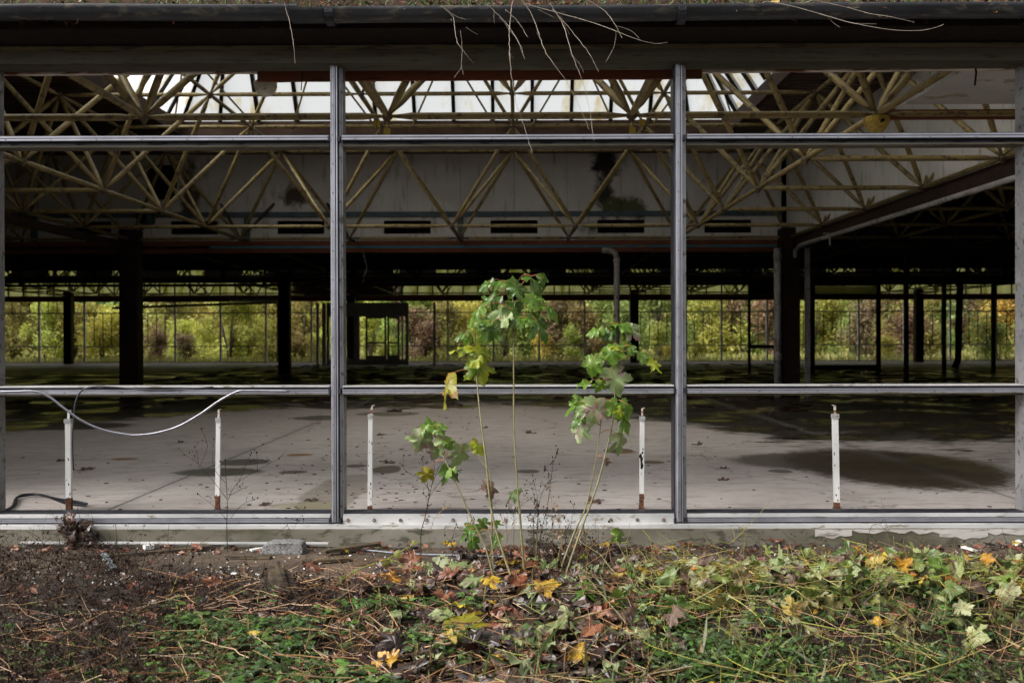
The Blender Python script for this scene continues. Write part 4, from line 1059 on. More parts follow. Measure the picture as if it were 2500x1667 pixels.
sapling('maple_sapling', 'maple sapling with yellow top leaves left of the tallest one', [(1268,1485),(1235,1370),(1201,1254),(1186,1120),(1172,1010),(1164,925),(1160,850)], 5.55, 6.1, .0078,
 LV(c5, [(850,668,110,'md',-170,.3),(895,700,80,'mg',-100,.5),(920,710,60,'md',90,.3),(855,748,150,'my',170,.2),(1010,765,130,'my',-20,.2),(965,790,100,'my',-60,.6),(935,800,80,'mg',-120,.6),(930,835,120,'my',-150,.5),(980,850,110,'my',-10,.3),(975,905,190,'my',-70,.75),(915,885,100,'mg',-100,.7),(745,1015,240,'mo',-118,.1),(960,590,70,'md',60,.4)])
 + LV(c2, [(1010,715,120,'mb',-100,.6),(1045,745,90,'mb',-60,.5),(990,700,70,'mb',170,.4)]))
sapling('maple_sapling', 'short leaning maple sapling with pale blotched leaves at the left', [(1212,1440),(1188,1345),(1150,1262),(1105,1160),(1075,1100),(1060,1050)], 5.7, 6.05, .0062,
 LV(c2, [(590,325,140,'mg',-170,.3),(650,310,110,'mg',100,.4),(705,300,120,'mg',20,.4),(720,340,90,'mg',-60,.5),(590,420,170,'mp',-110,.85),(640,400,90,'mp',-20,.7),(755,405,140,'mp',-20,.6),(780,430,90,'mg',-60,.5),(845,510,180,'mp',-95,.85),(700,480,110,'mp',-95,.4),(630,635,120,'mo',-110,.7),(800,605,150,'md',-40,.4),(770,595,110,'mg',-160,.3)]))
sapling('maple_sapling', 'thin maple side shoot with one yellow green leaf beside the left stems', [(1199,1180),(1178,1130),(1155,1092)], 5.9, 6.0, .005, LV(c2, [(975,440,140,'my',-35,.5)]))
sapling('maple_sapling', 'leafiest maple sapling on the right with a big blotched leaf', [(1383,1400),(1420,1290),(1456,1190),(1480,1100),(1497,1020),(1503,900),(1504,805)], 5.75, 6.1, .0078,
 LV(c5, [(1900,592,210,'mg',5,.2),(1830,600,100,'mg',160,.2),(1690,645,150,'mg',-165,.3),(1770,655,140,'md',-160,.45),(1855,650,140,'md',-60,.6),(1965,645,170,'mp',-30,.5),(1940,738,150,'mg',-15,.45),(1830,735,90,'my',150,.3),(1715,790,160,'mg',-165,.5),(1810,815,190,'mg',-95,.8),(1665,885,190,'mg',-115,.55),(1715,860,110,'my',-60,.6),(2040,830,150,'mg',-40,.3),(2105,875,140,'my',-50,.3),(1840,985,260,'mp',-70,.95),(1900,930,110,'mp',10,.7),(1615,985,150,'mg',-165,.3),(1740,1010,110,'mg',-100,.6),(1930,780,90,'md',-100,.5)]))
sapling('maple_sapling', 'lower leaning maple sapling beside the chipped white post', [(1369,1392),(1402,1300),(1435,1222),(1462,1074),(1470,975)], 5.8, 6.0, .0068,
 LV(c2, [(1570,175,150,'mg',-165,.35),(1600,140,90,'mg',100,.3),(1705,225,200,'mp',-100,.55),(1655,215,110,'mp',-170,.4),(1835,205,150,'mg',-60,.6),(1790,180,100,'mg',150,.3),(1935,200,170,'mg',-40,.3),(1915,265,160,'mg',-30,.5),(1860,235,100,'my',-110,.6),(1585,270,130,'md',-165,.35),(1605,350,140,'mp',-120,.55),(1880,420,150,'mp',-60,.35),(1775,545,60,'mb',-90,.4)]))
sapling('maple_sapling', 'knee high maple seedling with drooping dark green leaves before the bottom rail', [(1205,1400),(1200,1320),(1188,1285),(1180,1272)], 5.75, 6.1, .0045,
 LV(c2, [(960,935,200,'md',10,.3),(990,960,130,'md',-80,.5),(860,985,200,'md',-165,.25),(1030,1045,190,'md',-160,.4),(900,1075,170,'md',-125,.4),(1100,930,120,'md',-5,.2)]))
sapling('maple_sapling', 'tiny seedling leaf on a bare stalk right of the right stems', [(1468,1400),(1485,1340),(1494,1308)], 5.9, 6.1, .003, LV(c2, [(1865,1010,110,'mg',-60,.4)]))
sapling('maple_sapling', 'small leafy shoot at the foot of the tallest sapling', [(1275,1330),(1270,1240),(1262,1195)], 6.0, 6.1, .003, LV(c2, [(1180,750,90,'md',-160,.4),(1225,725,40,'md',60,.4)]))

# ------------------------------------------------------------------ dead weeds
def weed(label, lines, Y, r=.0028, heads=True, leaf_n=10, mt='darktwig', grp='dead weeds in front of the windows'):
    foot = at(*lines[0][0], Y); foot.z = gz(foot.x, Y)
    t = empty('dry_weed', label, 'dead weed', foot, grp)
    mb = MB(); ends = []; hd = MB()
    for k, ln in enumerate(lines):
        pp = [at(x, y, Y + (0 if k == 0 else random.uniform(-.06,.06)*(i/len(ln)))) for i, (x, y) in enumerate(ln)]
        if k == 0: pp = [foot - Vector((0,0,.03))] + pp
        s_ = spline(pp, 5); rr = r if k == 0 else r*.55
        mb.tube(s_, [rr*(1-.6*i/(len(s_)-1)) for i in range(len(s_))], 5)
        for j in range(len(s_)//3):
            q = random.choice(s_[len(s_)//3:])
            e = q + Vector((random.uniform(-.05,.05), random.uniform(-.03,.03), random.uniform(.0,.05))); mb.tube([q, e], [.0012,.0006], 4)
            hd.ball(e, random.uniform(.002,.005), 0, 5, 3, (1,1,1.4), .3)
        hd.ball(s_[-1], .005, 0, 6, 4, (1,1,1.3), .3)
        for j in range(leaf_n//len(lines)):
            q = random.choice(s_); leaf(hd, q, (random.uniform(-.4,.4), random.uniform(-.3,.3), -1), (1,random.random(),.2), random.uniform(.02,.05), H_LANCE, 0, .3, .5, .05, (), .8)
    part(mb, 'stalk', M[mt], t, True); part(hd, 'seed_heads', M[mt], t)['kind'] = 'stuff'
a1 = lambda L: [(x*.3614, y*.3614+920) for x, y in L]
b1 = lambda L: [(800+x*.3827, 920+y*.3827) for x, y in L]
weed('branching dead weed with dark seed heads before the left window', [a1([(1535,1165),(1532,1000),(1535,850),(1527,680),(1520,560)]), a1([(1530,820),(1430,690),(1340,590),(1290,550),(1245,525)]), a1([(1340,590),(1330,520),(1315,470)]), a1([(1345,610),(1400,470),(1360,350)]), a1([(1540,830),(1600,720),(1740,630),(1885,550)]), a1([(1600,730),(1640,650),(1690,525)]), a1([(1740,640),(1735,510)]), a1([(1530,960),(1430,860),(1335,790)]), a1([(1560,950),(1640,860),(1740,818)]), a1([(1570,790),(1625,760),(1620,740)]), a1([(1527,720),(1440,600),(1445,420)])], 6.95, .0035)
weed('dead weed leaning behind the short blotched sapling', [b1([(595,1010),(605,950),(625,880),(655,730),(680,600),(672,480)]), b1([(655,730),(600,660),(490,590),(485,500)]), b1([(660,700),(720,560),(800,500),(920,470)]), b1([(640,780),(680,720),(740,640),(800,605)]), b1([(620,900),(635,800),(610,740)]), b1([(650,760),(620,600),(600,520)])], 6.6, .0035)
weed('dark dead spike weed with shrivelled leaves right of the tallest sapling', [b1([(1350,1130),(1360,1000),(1400,830),(1418,700),(1432,600),(1435,510)]), b1([(1425,640),(1385,570)]), b1([(1435,560),(1470,460)]), b1([(1418,690),(1410,620)])], 6.5, .003, leaf_n=16)
weed('short dead stalk with hanging leaf beside the tallest sapling', [b1([(1330,1150),(1335,960),(1350,800),(1388,695)]), b1([(1350,860),(1320,800)])], 6.45, .0028, leaf_n=14)
weed('bent red brown dead stalk hooked over at the top', [b1([(1318,1140),(1315,1000),(1310,890),(1278,888),(1285,915)]), b1([(1316,990),(1292,950)])], 6.5, .003, leaf_n=3)
weed('sparse dead weed right beside the foot of the tallest sapling', [b1([(1185,1080),(1190,940),(1180,850),(1150,800)]), b1([(1190,900),(1200,760)]), b1([(1230,900),(1235,820),(1270,740)]), b1([(1185,870),(1140,820)])], 6.5, .0018, leaf_n=10)
weed('thin reddish dry stalk crossing the bottom rail left of centre', [b1([(620,1250),(640,1080),(680,900),(765,830)]), b1([(690,890),(740,840)])], 6.3, .002, leaf_n=2, mt='straw')
weed('low dry weed before the concrete block', [a1([(1930,1120),(1960,1060),(2010,980),(2060,880)]), a1([(1960,1060),(1930,950)]), a1([(2010,980),(2050,960)])], 6.9, .0015, leaf_n=3)
weed('wiry arched dead stem against the right plinth', [[(2118,1345),(2120,1310),(2130,1282),(2150,1283),(2175,1310),(2195,1335)], [(2122,1300),(2116,1330)]], 6.85, .002, leaf_n=0)
weed('yellowish dead stalk with brown head at the right mullion', [[(1812,1420),(1816,1350),(1817,1305),(1812,1290)], [(1817,1310),(1806,1288)], [(1815,1370),(1790,1350)]], 6.4, .0024, leaf_n=2, mt='ystalk')

# ------------------------------------------------------------------ twigs hanging from the eaves
d2 = lambda L: [(800+x*.3954, y*.3954) for x, y in L]
d1 = lambda L: [(x*.3953, y*.3953) for x, y in L]
d3 = lambda L: [(1650+x*.3953, y*.3953) for x, y in L]
random.seed(12)
TW = [('longest pale twig hanging down past the upper transom', [d2([(1145,0),(1130,100),(1122,200),(1125,350),(1140,500),(1165,640),(1200,740),(1235,850),(1262,945)]), d2([(1122,320),(1115,360)]), d2([(1125,330),(1152,365)]), d2([(1140,510),(1175,535)])]),
 ('long pale twig slanting right across the rooflight', [d2([(1200,0),(1260,90),(1310,230),(1350,330),(1430,440),(1500,550),(1560,670),(1615,800)]), d2([(1290,200),(1320,260)])]),
 ('pale forked twig reaching the upper transom right of centre', [d2([(1370,20),(1430,110),(1465,190),(1500,310),(1545,430),(1590,560),(1620,700),(1645,870)]), d2([(1500,335),(1545,380),(1582,450)]), d2([(1590,565),(1630,588)])]),
 ('curved pale twig ending over the lintel right of centre', [d2([(1390,60),(1480,160),(1560,260),(1620,340),(1672,445)]), d2([(1440,110),(1495,215)])]),
 ('long thin twig sweeping right below the gutter', [d2([(1240,30),(1420,80),(1600,130),(1760,185),(1900,240),(2020,270),(2100,262)]), d2([(1300,60),(1400,110)])]),
 ('short forked twig near the right gutter bracket', [d2([(1600,0),(1700,60),(1760,130),(1817,235)]), d2([(1780,160),(1870,190),(1922,238)]), d2([(1780,190),(1770,290),(1715,390)])]),
 ('straight twig with fine forks left of the longest twig', [d2([(990,35),(1060,100),(1130,180),(1180,270),(1215,365)]), d2([(1060,110),(1110,170),(1195,290),(1205,345)]), d2([(1025,60),(1030,150)])]),
 ('wiry tangled twig hanging over the lintel left of centre', [d2([(700,40),(770,100),(785,170),(800,260),(850,330),(905,398)]), d2([(710,40),(790,100),(850,120)]), d2([(820,190),(830,300),(825,400),(838,462)]), d2([(830,410),(780,485)])]),
 ('short twig slanting over the gutter at the centre', [d2([(1100,60),(1170,130),(1235,230)]), d2([(850,170),(925,215)])]),
 ('single pale twig hanging beside the left mullion', [d1([(1755,20),(1775,90),(1800,190),(1812,280),(1822,395)])]),
 ('long drooping twig trailing right along the gutter', [d3([(560,10),(720,40),(950,105),(1100,145),(1330,185),(1500,190),(1600,172),(1658,150)]), d3([(940,100),(970,140),(1015,172)]), d3([(1100,145),(1240,150)])]),
 ('upper thin twig over the right part of the gutter', [d3([(850,0),(1050,45),(1200,85),(1330,105),(1475,140)]), d3([(1050,45),(1135,48)])])]
for lab, lines in TW:
    Y = 6.42+random.uniform(-.05,.05); p0 = at(*lines[0][0], Y); t = MB()
    for k, ln in enumerate(lines):
        s_ = spline([at(x, y, Y+.03*math.sin(i*1.3)*(0 if i==0 else 1)) for i, (x, y) in enumerate(ln)], 6)
        for q in s_: q.x += random.uniform(-.003,.003)
        if k == 0: s_ = [p0+Vector((0,.35,.08))] + s_
        rr = .0024 if k == 0 else .0013
        t.tube(s_, [rr*(1-.65*i/(len(s_)-1))*(1.35 if i%7==5 else 1) for i in range(len(s_))], 5)
    tag(t.build('hanging_twig', M['twig'], org=p0), lab, 'twig', 'bare twigs hanging from the roof edge')

# ------------------------------------------------------------------ roof edge growth
random.seed(61); mb = MB(); mats = ['deadleaf','redleaf','darktwig','weed','grass','yelleaf','straw']
for i in range(9500):
    x = random.uniform(-4.8,4.8); y = random.uniform(6.6,7.1); z = 3.475+ (y-6.6)*.1 + random.uniform(-.02,.09)
    k = random.random(); p = Vector((x,y,z))
    g = noise.noise(Vector((x*1.2,0,0)))
    if k < .42: leaf(mb, p, (random.uniform(-1,1),random.uniform(-1,.5),random.uniform(-.3,.6)), (random.uniform(-.5,.5),-.5,1), random.uniform(.03,.07), H_OAK, 0 if random.random()<.75 else 1, .2,.3,.05,(),1)
    elif k < .72: 
        e = p+Vector((random.uniform(-.1,.1),random.uniform(-.12,.05),random.uniform(-.06,.12))); mb.tube([p,(p+e)/2+Vector((0,0,.02)),e], [.0018,.0014,.0008], 3, 2 if random.random()<.7 else 6)
    elif k < .86 and g > -.15: leaf(mb, p+Vector((0,0,.03)), (random.uniform(-1,1),random.uniform(-1,0),.4), (0,-.4,1), random.uniform(.02,.045), H_ROUND, 3, .1,.2,.02,(),1)
    elif k < .95: leaf(mb, p, (random.uniform(-.6,.6),-.5,random.uniform(.3,1)), (0,-1,.2), random.uniform(.06,.13), H_LANCE, 4, .1,.5,.0,(),.35)
    elif k < .97: leaf(mb, p, (random.uniform(-1,1),-.6,.1), (0,-.8,.6), .06, H_OAK, 5, .2,.3,.05,(),1)
tag(mb.build('roof_moss', [M[k] for k in mats]), 'leaf mould, moss and small weeds growing along the roof edge above the gutter', 'roof growth', kind='stuff')
mb = MB(); mb.box(-12,12,6.58,7.3,3.47,3.49); tag(mb.build('leaf_mould', M['soffit']), 'dark bed of leaf mould lying on the eaves behind the gutter', 'leaf mould', kind='stuff')

# ------------------------------------------------------------------ foreground ground cover
def gp(px, py, lift=0):
    p = on_z(px, py, GZ)
    p.z = gz(p.x, p.y)+lift; return p
def rpt(x0, x1, y0, y1): return gp(random.uniform(x0,x1), random.uniform(y0,y1))
def rdir(zr=.3): a = random.uniform(0,6.283); return Vector((math.cos(a), math.sin(a), random.uniform(-zr,zr)))
def upn(t=.5): return Vector((random.gauss(0,t), random.gauss(0,t)-.25, 1))
def scatter_leaves(mb, n, reg, size, half, m=0, lift=(.0,.04), tilt=.4, fold=.15, droop=.3, zr=.25, dens=None):
    c = 0
    while c < n:
        p = rpt(*reg)
        if p.y > 7.08: continue
        if dens and random.random() > dens(p): continue
        c += 1; p.z += random.uniform(*lift)
        leaf(mb, p, rdir(zr), upn(tilt), random.uniform(*size), half, m if not hasattr(m,'__len__') else random.choice(m), fold*random.uniform(-1,1.4), droop*random.uniform(-.6,1.2), .06, (.55,) if size[1] > .09 else (), random.uniform(.7,1.05), random.uniform(0,.5))
random.seed(71)
# russet oak leaves and dark leaves along the plinth, brown mat round the saplings
mb = MB(); mt = ['deadleaf','redleaf','yelleaf','paleleaf']
scatter_leaves(mb, 260, (-250,2750,1322,1352), (.05,.10), H_OAK, [0,0,1,1,1], (0,.03))
scatter_leaves(mb, 330, (-250,2750,1330,1440), (.03,.08), H_OAK, [0,0,0,1], (0,.02), dens=lambda p: .7 if noise.noise(p*2.1) > 0 else .2)
scatter_leaves(mb, 90, (930,1700,1400,1680), (.08,.15), H_MAPLE, [1,1,2,3,3], (.06,.11), .5)
scatter_leaves(mb, 430, (930,1660,1405,1700), (.09,.19), H_MAPLE, 0, (.0,.08), .5, dens=lambda p: .3+.7*math.exp(-((p.x-.1)/.7)**2))
scatter_leaves(mb, 180, (1130,1560,1350,1450), (.08,.15), H_MAPLE, [0,0,0,0,1], (0,.05), .4)
scatter_leaves(mb, 620, (-300,2800,1430,1760), (.05,.13), H_MAPLE_LO, [0,0,0,0,0,0,1,1], (0,.06), .5)
scatter_leaves(mb, 260, (-300,2800,1430,1760), (.05,.09), H_OAK, [0,1,1], (.01,.07), .5)
scatter_leaves(mb, 45, (700,2700,1340,1700), (.04,.08), H_MAPLE_LO, 2, (.02,.07), .5)
scatter_leaves(mb, 40, (900,2700,1380,1700), (.06,.12), H_MAPLE_LO, 3, (.02,.07), .5)
tag(mb.build('leaf_litter', [M[k] for k in mt]), 'wet brown and russet fallen leaves littering the soil before the window wall', 'leaf litter', kind='stuff')
# mound of cut maple shoots on the right
random.seed(72); mb = MB(); mt = ['cutleaf','paleleaf','yelleaf','mb']
mound = lambda p: math.exp(-(((p.x-1.95)/1.05)**2 + ((p.y-5.42)/.42)**2))
scatter_leaves(mb, 620, (1520,2560,1370,1640), (.06,.15), H_MAPLE, [0,0,0,0,0,1,1,3,3,0,0,2], (.02,.16), .9, .2, .5, .6, dens=mound)
scatter_leaves(mb, 120, (1560,2600,1330,1500), (.04,.08), H_ROUND, [0,0,1], (.02,.12), .8, .2, .4, .5, dens=mound)
tag(mb.build('cut_shoots', [M[k] for k in mt]), 'heap of cut maple shoots with limp green, pale and yellow leaves on the right', 'cuttings', kind='stuff')
def stalk(mb, p, d, L, r, m=0, bend=.15, n=4, sides=4):
    d = Vector(d).normalized(); b = Vector((random.gauss(0,1),random.gauss(0,1),random.gauss(0,.4)))*bend*L
    kk = Vector((random.gauss(0,1),random.gauss(0,1),random.gauss(0,.6)))*L*.045
    q = [p + d*L*(i/n) + b*((i/n)**2)*(1+L) + (kk if i == 2 else Vector((0,0,0))) for i in range(n+1)]
    for v in q:
        h = gz(v.x, v.y) + .004
        if v.z < h: v.z = h
    mb.tube(q, [r*(1-.4*i/n) for i in range(n+1)], sides, m)
random.seed(73); mb = MB()
def straw(n, reg, L, r, m, zr, lift, dens=None):
    c = 0
    while c < n:
        p = rpt(*reg)
        if p.y > 7.0: continue
        if dens and random.random() > dens(p): continue
        c += 1; p.z += random.uniform(*lift); stalk(mb, p, rdir(zr), random.uniform(*L), random.uniform(*r), m)
straw(900, (450,1250,1425,1760), (.06,.32), (.0014,.0036), 0, .35, (0,.09))
straw(380, (1250,2750,1480,1760), (.06,.36), (.0012,.003), 0, .3, (.02,.12))
straw(420, (-300,600,1480,1760), (.08,.35), (.0012,.0025), 0, .35, (.0,.1))
straw(430, (1560,2600,1350,1620), (.08,.4), (.0015,.0035), 1, .4, (.02,.16), mound)
straw(300, (1500,1800,1330,1560), (.12,.4), (.0012,.003), 1, .6, (.0,.08))
straw(110, (1250,2750,1500,1760), (.15,.5), (.0015,.003), 1, .25, (.04,.14))
straw(160, (600,1300,1380,1460), (.08,.3), (.001,.002), 0, .2, (0,.04))
# snapped standing stubs
for i in range(70):
    p = rpt(350,2700,1480,1720); stalk(mb, p, (random.gauss(0,.15),random.gauss(0,.15),1), random.uniform(.08,.2), random.uniform(.002,.004), random.choice([0,1]), .03)
for i in range(230):
    p = rpt(1250,2750,1440,1720); stalk(mb, p, (random.gauss(0,.45),random.gauss(0,.4),1), random.uniform(.12,.34), random.uniform(.001,.002), random.choice([0,0,1]), .25)
tag(mb.build('dry_stalks', [M['straw'], M['ystalk']]), 'criss cross dry tan and yellow green stalks lying over the ground', 'dry stalks', kind='stuff')
# dead dark brush, left and right foreground corner
random.seed(74); mb = MB()
def brush(n, reg, L, zr=1.0):
    for i in range(n):
        p = rpt(*reg)
        if p.y > 6.9: continue
        d = Vector((random.gauss(0,.8),random.gauss(0,.6),abs(random.gauss(0,zr)))); l = random.uniform(*L); stalk(mb, p, d, l, random.uniform(.001,.0026), 0, .2, 4, 3)
        for j in range(3):
            q = p + d.normalized()*l*random.uniform(.3,1) + Vector((random.gauss(0,.02),random.gauss(0,.02),random.gauss(0,.01)))
            leaf(mb, q, rdir(.8), upn(.8), random.uniform(.01,.035), H_LANCE, 0, .3,.5,.05,(),1.2)
brush(1700, (-350,430,1400,1760), (.08,.3)); brush(420, (-150,330,1320,1420), (.08,.34)); brush(500, (300,900,1425,1560), (.05,.2), .6); brush(1300, (380,1050,1430,1760), (.05,.2), .5); brush(700, (2000,2850,1540,1760), (.08,.26), .6); brush(420, (1250,2700,1480,1760), (.05,.2), .6); brush(350, (1330,1460,1290,1480), (.08,.26), 1.2); brush(380, (1600,2600,1345,1500), (.05,.2), .7)
tag(mb.build('dead_brush', M['darktwig']), 'dark withered bramble and weed stalks, thickest at the lower left', 'dead brush', kind='stuff')
# green weeds
random.seed(75); mb = MB()
def weeds(n, reg, sz, half, hgt, nl=(4,9), wid=1, dens=None):
    c = 0
    while c < n:
        p = rpt(*reg)
        if dens and random.random() > dens(p): continue
        c += 1; p.z += random.uniform(*hgt); a0 = random.uniform(0,6.28); k = random.randint(*nl)
        for j in range(k):
            a = a0+6.28*j/k+random.uniform(-.3,.3); d = Vector((math.cos(a), math.sin(a), random.uniform(.1,.7)))
            s_ = random.uniform(*sz); b = p + Vector((math.cos(a),math.sin(a),0))*s_*.25 + Vector((0,0,random.uniform(-.02,.02)))
            leaf(mb, b, d, Vector((-d.x*.4,-d.y*.4-.2,1)), s_, half, 0, .15, .5, .04, (), wid)
pat = lambda p: (.1+.9*(1 if noise.noise(Vector((p.x*2.2, p.y*2.2, 5))) > .05 else 0))*(1-.8*math.exp(-((p.x-.12)/.45)**2))
weeds(280, (380,1180,1500,1760), (.022,.05), H_ROUND, (.02,.08), (4,8), 1, pat)
weeds(60, (420,2300,1500,1760), (.06,.09), H_ROUND, (.03,.09), (2,5), 1, pat)
weeds(170, (450,1200,1480,1760), (.03,.07), H_LANCE, (.02,.1), (4,9), 1.1, pat)
weeds(330, (1300,2350,1530,1760), (.035,.08), H_LANCE, (.03,.1), (5,9), .8, pat)
weeds(160, (1500,2700,1450,1760), (.02,.045), H_ROUND, (.02,.1), (4,8), 1, pat)
weeds(50, (880,1800,1325,1400), (.012,.026), H_ROUND, (.0,.02), (4,7))
weeds(120, (-200,450,1500,1760), (.02,.04), H_ROUND, (.02,.06), (3,7))
tag(mb.build('ground_weeds', M['weed']), 'low green weeds and herb leaves covering the ground in the foreground', 'weeds', kind='stuff')
random.seed(76); mb = MB()
def blades(n, reg, L, wid, dens=None):
    c = 0
    while c < n:
        p = rpt(*reg)
        if dens and random.random() > dens(p): continue
        c += 1; leaf(mb, p, (random.gauss(0,.8),random.gauss(0,.8),1), rdir(.2), random.uniform(*L), H_LANCE, 0, .1, random.uniform(.2,1.2), 0, (), wid)
blades(2300, (1250,2500,1530,1760), (.05,.16), .16, pat); blades(800, (100,1250,1560,1760), (.04,.11), .16, pat); blades(350, (1300,2600,1400,1530), (.05,.14), .15); blades(500, (0,600,1560,1760), (.04,.1), .14)
blades(260, (1250,2700,1500,1760), (.12,.24), .03); blades(90, (1000,1500,1560,1760), (.08,.2), .035)
tag(mb.build('grass', M['grass']), 'tufts of fine green grass in the foreground', 'grass', kind='stuff')
# gravel, plaster crumbs, wood bits
random.seed(77); mb = MB()
for i in range(900):
    p = rpt(-300,2800,1326,1440); s_ = random.uniform(.003,.009)*(1.6 if random.random()<.06 else 1)
    mb.ball(p+Vector((0,0,s_*.3)), s_, 0, 5, 3, (1,1,.6), .3)
tag(mb.build('plaster_crumbs', M['chip']), 'white crumbs of plaster strewn over the bare soil', 'crumbs', kind='stuff')
mb = MB()
for i in range(420):
    p = rpt(-300,2800,1330,1450); d = rdir(.05); mb.obox(p, p+d*random.uniform(.015,.09), random.uniform(.005,.02), random.uniform(.003,.01))
for i in range(500):
    p = rpt(-300,2800,1330,1450); mb.ball(p, random.uniform(.004,.014), 1, 6, 3, (1,1,.6), .3)
tag(mb.build('wood_debris', [M['wood_wet'], M['soil']]), 'rotten wood splinters and clods on the bare soil strip', 'debris', kind='stuff')

# ------------------------------------------------------------------ single things on the ground
def fallen(label, px, py, size, half, mt, ang, cat='leaf', tilt=.3, lift=.03, grp='large fallen leaves'):
    p = gp(px, py, lift); a = R(ang); T = Vector((math.cos(a), math.sin(a), .15))
    mb = MB(); leaf(mb, p - T*size*.4, T, (random.gauss(0,tilt), -.45, 1), size, half, 0, random.uniform(.05,.3), random.uniform(.1,.5), .05, (.35,.7), .95, random.uniform(0,.4))
    mb.tube([p-T*size*.4, p-T*size*.75+Vector((0,0,.01))], [.0018,.001], 4)
    tag(mb.build('fallen_leaf', M[mt], None, True, org=p), label, cat, grp)
random.seed(8)
G5 = lambda x, y: (800+x*.3827, 1260+y*.3827); G6 = lambda x, y: (1650+x*.3614, 1260+y*.3614); G4 = lambda x, y: (x*.3614, 1260+y*.3614)
for lab, (x, y), w, hf, mt, a in (
 ('yellow green maple leaf lying flat right of the sapling feet', G5(1660,330), .17, H_MAPLE, 'my', 20),
 ('bright yellow leaf before the plinth right of the saplings', G5(1765,215), .09, H_MAPLE, 'yelleaf', 160),
 ('yellow leaf standing beside the right sapling stems at the plinth', G5(1625,175), .12, H_MAPLE, 'yelleaf', 90),
 ('pair tone yellow leaf left of the saplings near the plinth', G5(770,205), .11, H_OAK, 'yelleaf', 10),
 ('pale cream maple leaf left of the sapling feet', G5(790,450), .17, H_MAPLE, 'paleleaf', 170),
 ('pale mottled maple leaf below the sapling feet', G5(930,590), .14, H_MAPLE, 'paleleaf', 200),
 ('orange maple leaf right below the sapling feet', G5(1060,605), .14, H_MAPLE, 'yelleaf', -60),
 ('large brown maple leaf with yellow edges at the bottom centre', G5(880,830), .22, H_MAPLE, 'mo', -20),
 ('grey brown maple leaf in the centre of the leaf mat', G5(1180,740), .2, H_MAPLE, 'mb', 60),
 ('curled pale leaf lying on the green weeds bottom centre', G5(1490,865), .2, H_MAPLE, 'paleleaf', -10),
 ('orange oak leaf right of the dry brush', G5(1765,560), .12, H_OAK, 'redleaf', 60),
 ('large dark purple brown leaf right of the bottom centre', G5(1940,810), .2, H_MAPLE, 'deadleaf', 30),
 ('cream curled leaf beside the dark purple brown leaf', G5(2050,900), .17, H_MAPLE, 'paleleaf', 30),
 ('dark veined leaf on the soil right of the saplings', G5(1880,385), .17, H_MAPLE, 'deadleaf', 0),
 ('black and yellow blotched maple leaf on the cuttings heap', G6(1440,630), .22, H_MAPLE, 'mo', -60),
 ('bright yellow leaf on top of the cuttings heap', G6(1400,350), .11, H_MAPLE, 'yelleaf', 120),
 ('orange leaf in the cuttings left of the blotched leaf', G6(480,530), .11, H_MAPLE, 'yelleaf', 10),
 ('silvery leaf underside lying on the bare soil at the right', G6(1725,325), .11, H_MAPLE, 'paleleaf', -30),
 ('pale green leaf with black specks at the right edge', G6(2260,600), .19, H_MAPLE, 'paleleaf', -10),
 ('silvery maple leaf standing in the cuttings heap', G6(1580,430), .17, H_MAPLE, 'paleleaf', 100),
 ('glossy green maple leaf at the left of the cuttings heap', G6(860,490), .2, H_MAPLE, 'mg', -150),
 ('yellow leaf at the right edge of the foreground', G6(2300,750), .12, H_MAPLE, 'yelleaf', -10),
 ('pink brown oak leaf on the soil left of the right mullion', G6(670,200), .13, H_OAK, 'redleaf', 0),
 ('brown oak leaf leaning on the silver strip at the left', G4(740,200), .16, H_MAPLE, 'mb', 80),
 ('large tan maple leaf at the far left by the plinth', G4(40,180), .14, H_MAPLE, 'mb', 40),
 ('russet leaf lying on the silver strip beside the dead weed', G4(1610,160), .11, H_OAK, 'redleaf', 180),
 ('orange leaf among the straw right of the rotten stump', G4(2110,470), .13, H_OAK, 'redleaf', -10),
 ('yellow leaf in the green weeds at the bottom left of centre', G4(1700,970), .08, H_OAK, 'yelleaf', -30)):
    fallen(lab, x, y, w*.95, hf, mt, a, lift=.10 if y > 1400 else .045)
# leaves blown in onto the floor
for lab, (x, y), w in (('small brown leaf on the floor behind the leftmost post', c1(1240,435), .1),('curled brown leaf beside the hanging black seal', c1(560,618), .16),('brown leaf on a twig left of the leftmost post', c1(400,560), .12),('brown leaf on the floor left of the left mullion', c1(2090,822), .1),
   ('tan leaf on the floor behind the left weed', c1(1780,852), .1),('brown dry leaf on the floor left of the chipped post', b1([(1735,795)])[0], .17),('dark curled leaf on the floor behind the tall sapling', b1([(1270,355)])[0], .2),('flat brown scrap leaf by the round stain', b1([(360,545)])[0], .17),('dark leaf by the thin white post', b1([(330,365)])[0], .12),('small leaf on the floor behind the centre stems', b1([(1010,322)])[0], .12),
   ('brown leaf on the floor left of the lone right post', (1650+320*.3614,920+608*.3614), .09),('tiny brown leaf near the right mullion foot', (1650+300*.3614,920+686*.3614), .1),('curled brown leaf behind the right mullion', (1650+165*.3614,920+453*.3614), .14)):
    p = on_z(x, y, .012); mb = MB(); leaf(mb, p, rdir(.1), (0,-.2,1), w, H_MAPLE_LO, 0, -.3, .2, .08, (.55,), 1, -.3); tag(mb.build('fallen_leaf', M['mb'], None, True, org=p), lab, 'leaf', 'leaves blown onto the floor')
random.seed(78); mb = MB()
for i in range(1900):
    px = random.uniform(-100,2600); py = 905+345*random.random()**1.1; p = on_z(px, py, .002)
    if p.y < 7.5 or random.random() > .15+.9*math.exp(-((p.x+1.6)/1.3)**2): continue
    s_ = random.uniform(.003,.015)*(1+ (p.y-7)*.05); mb.ball(p, s_, 0 if random.random()<.7 else 1, 6, 3, (1.5,1,.35), .4)
for i in range(700):
    p = Vector((random.uniform(-12,14), random.uniform(18,50), .0)); s_ = random.uniform(.03,.16); mb.ball(p, s_, 0, 6, 3, (1.8,1,.35), .4)
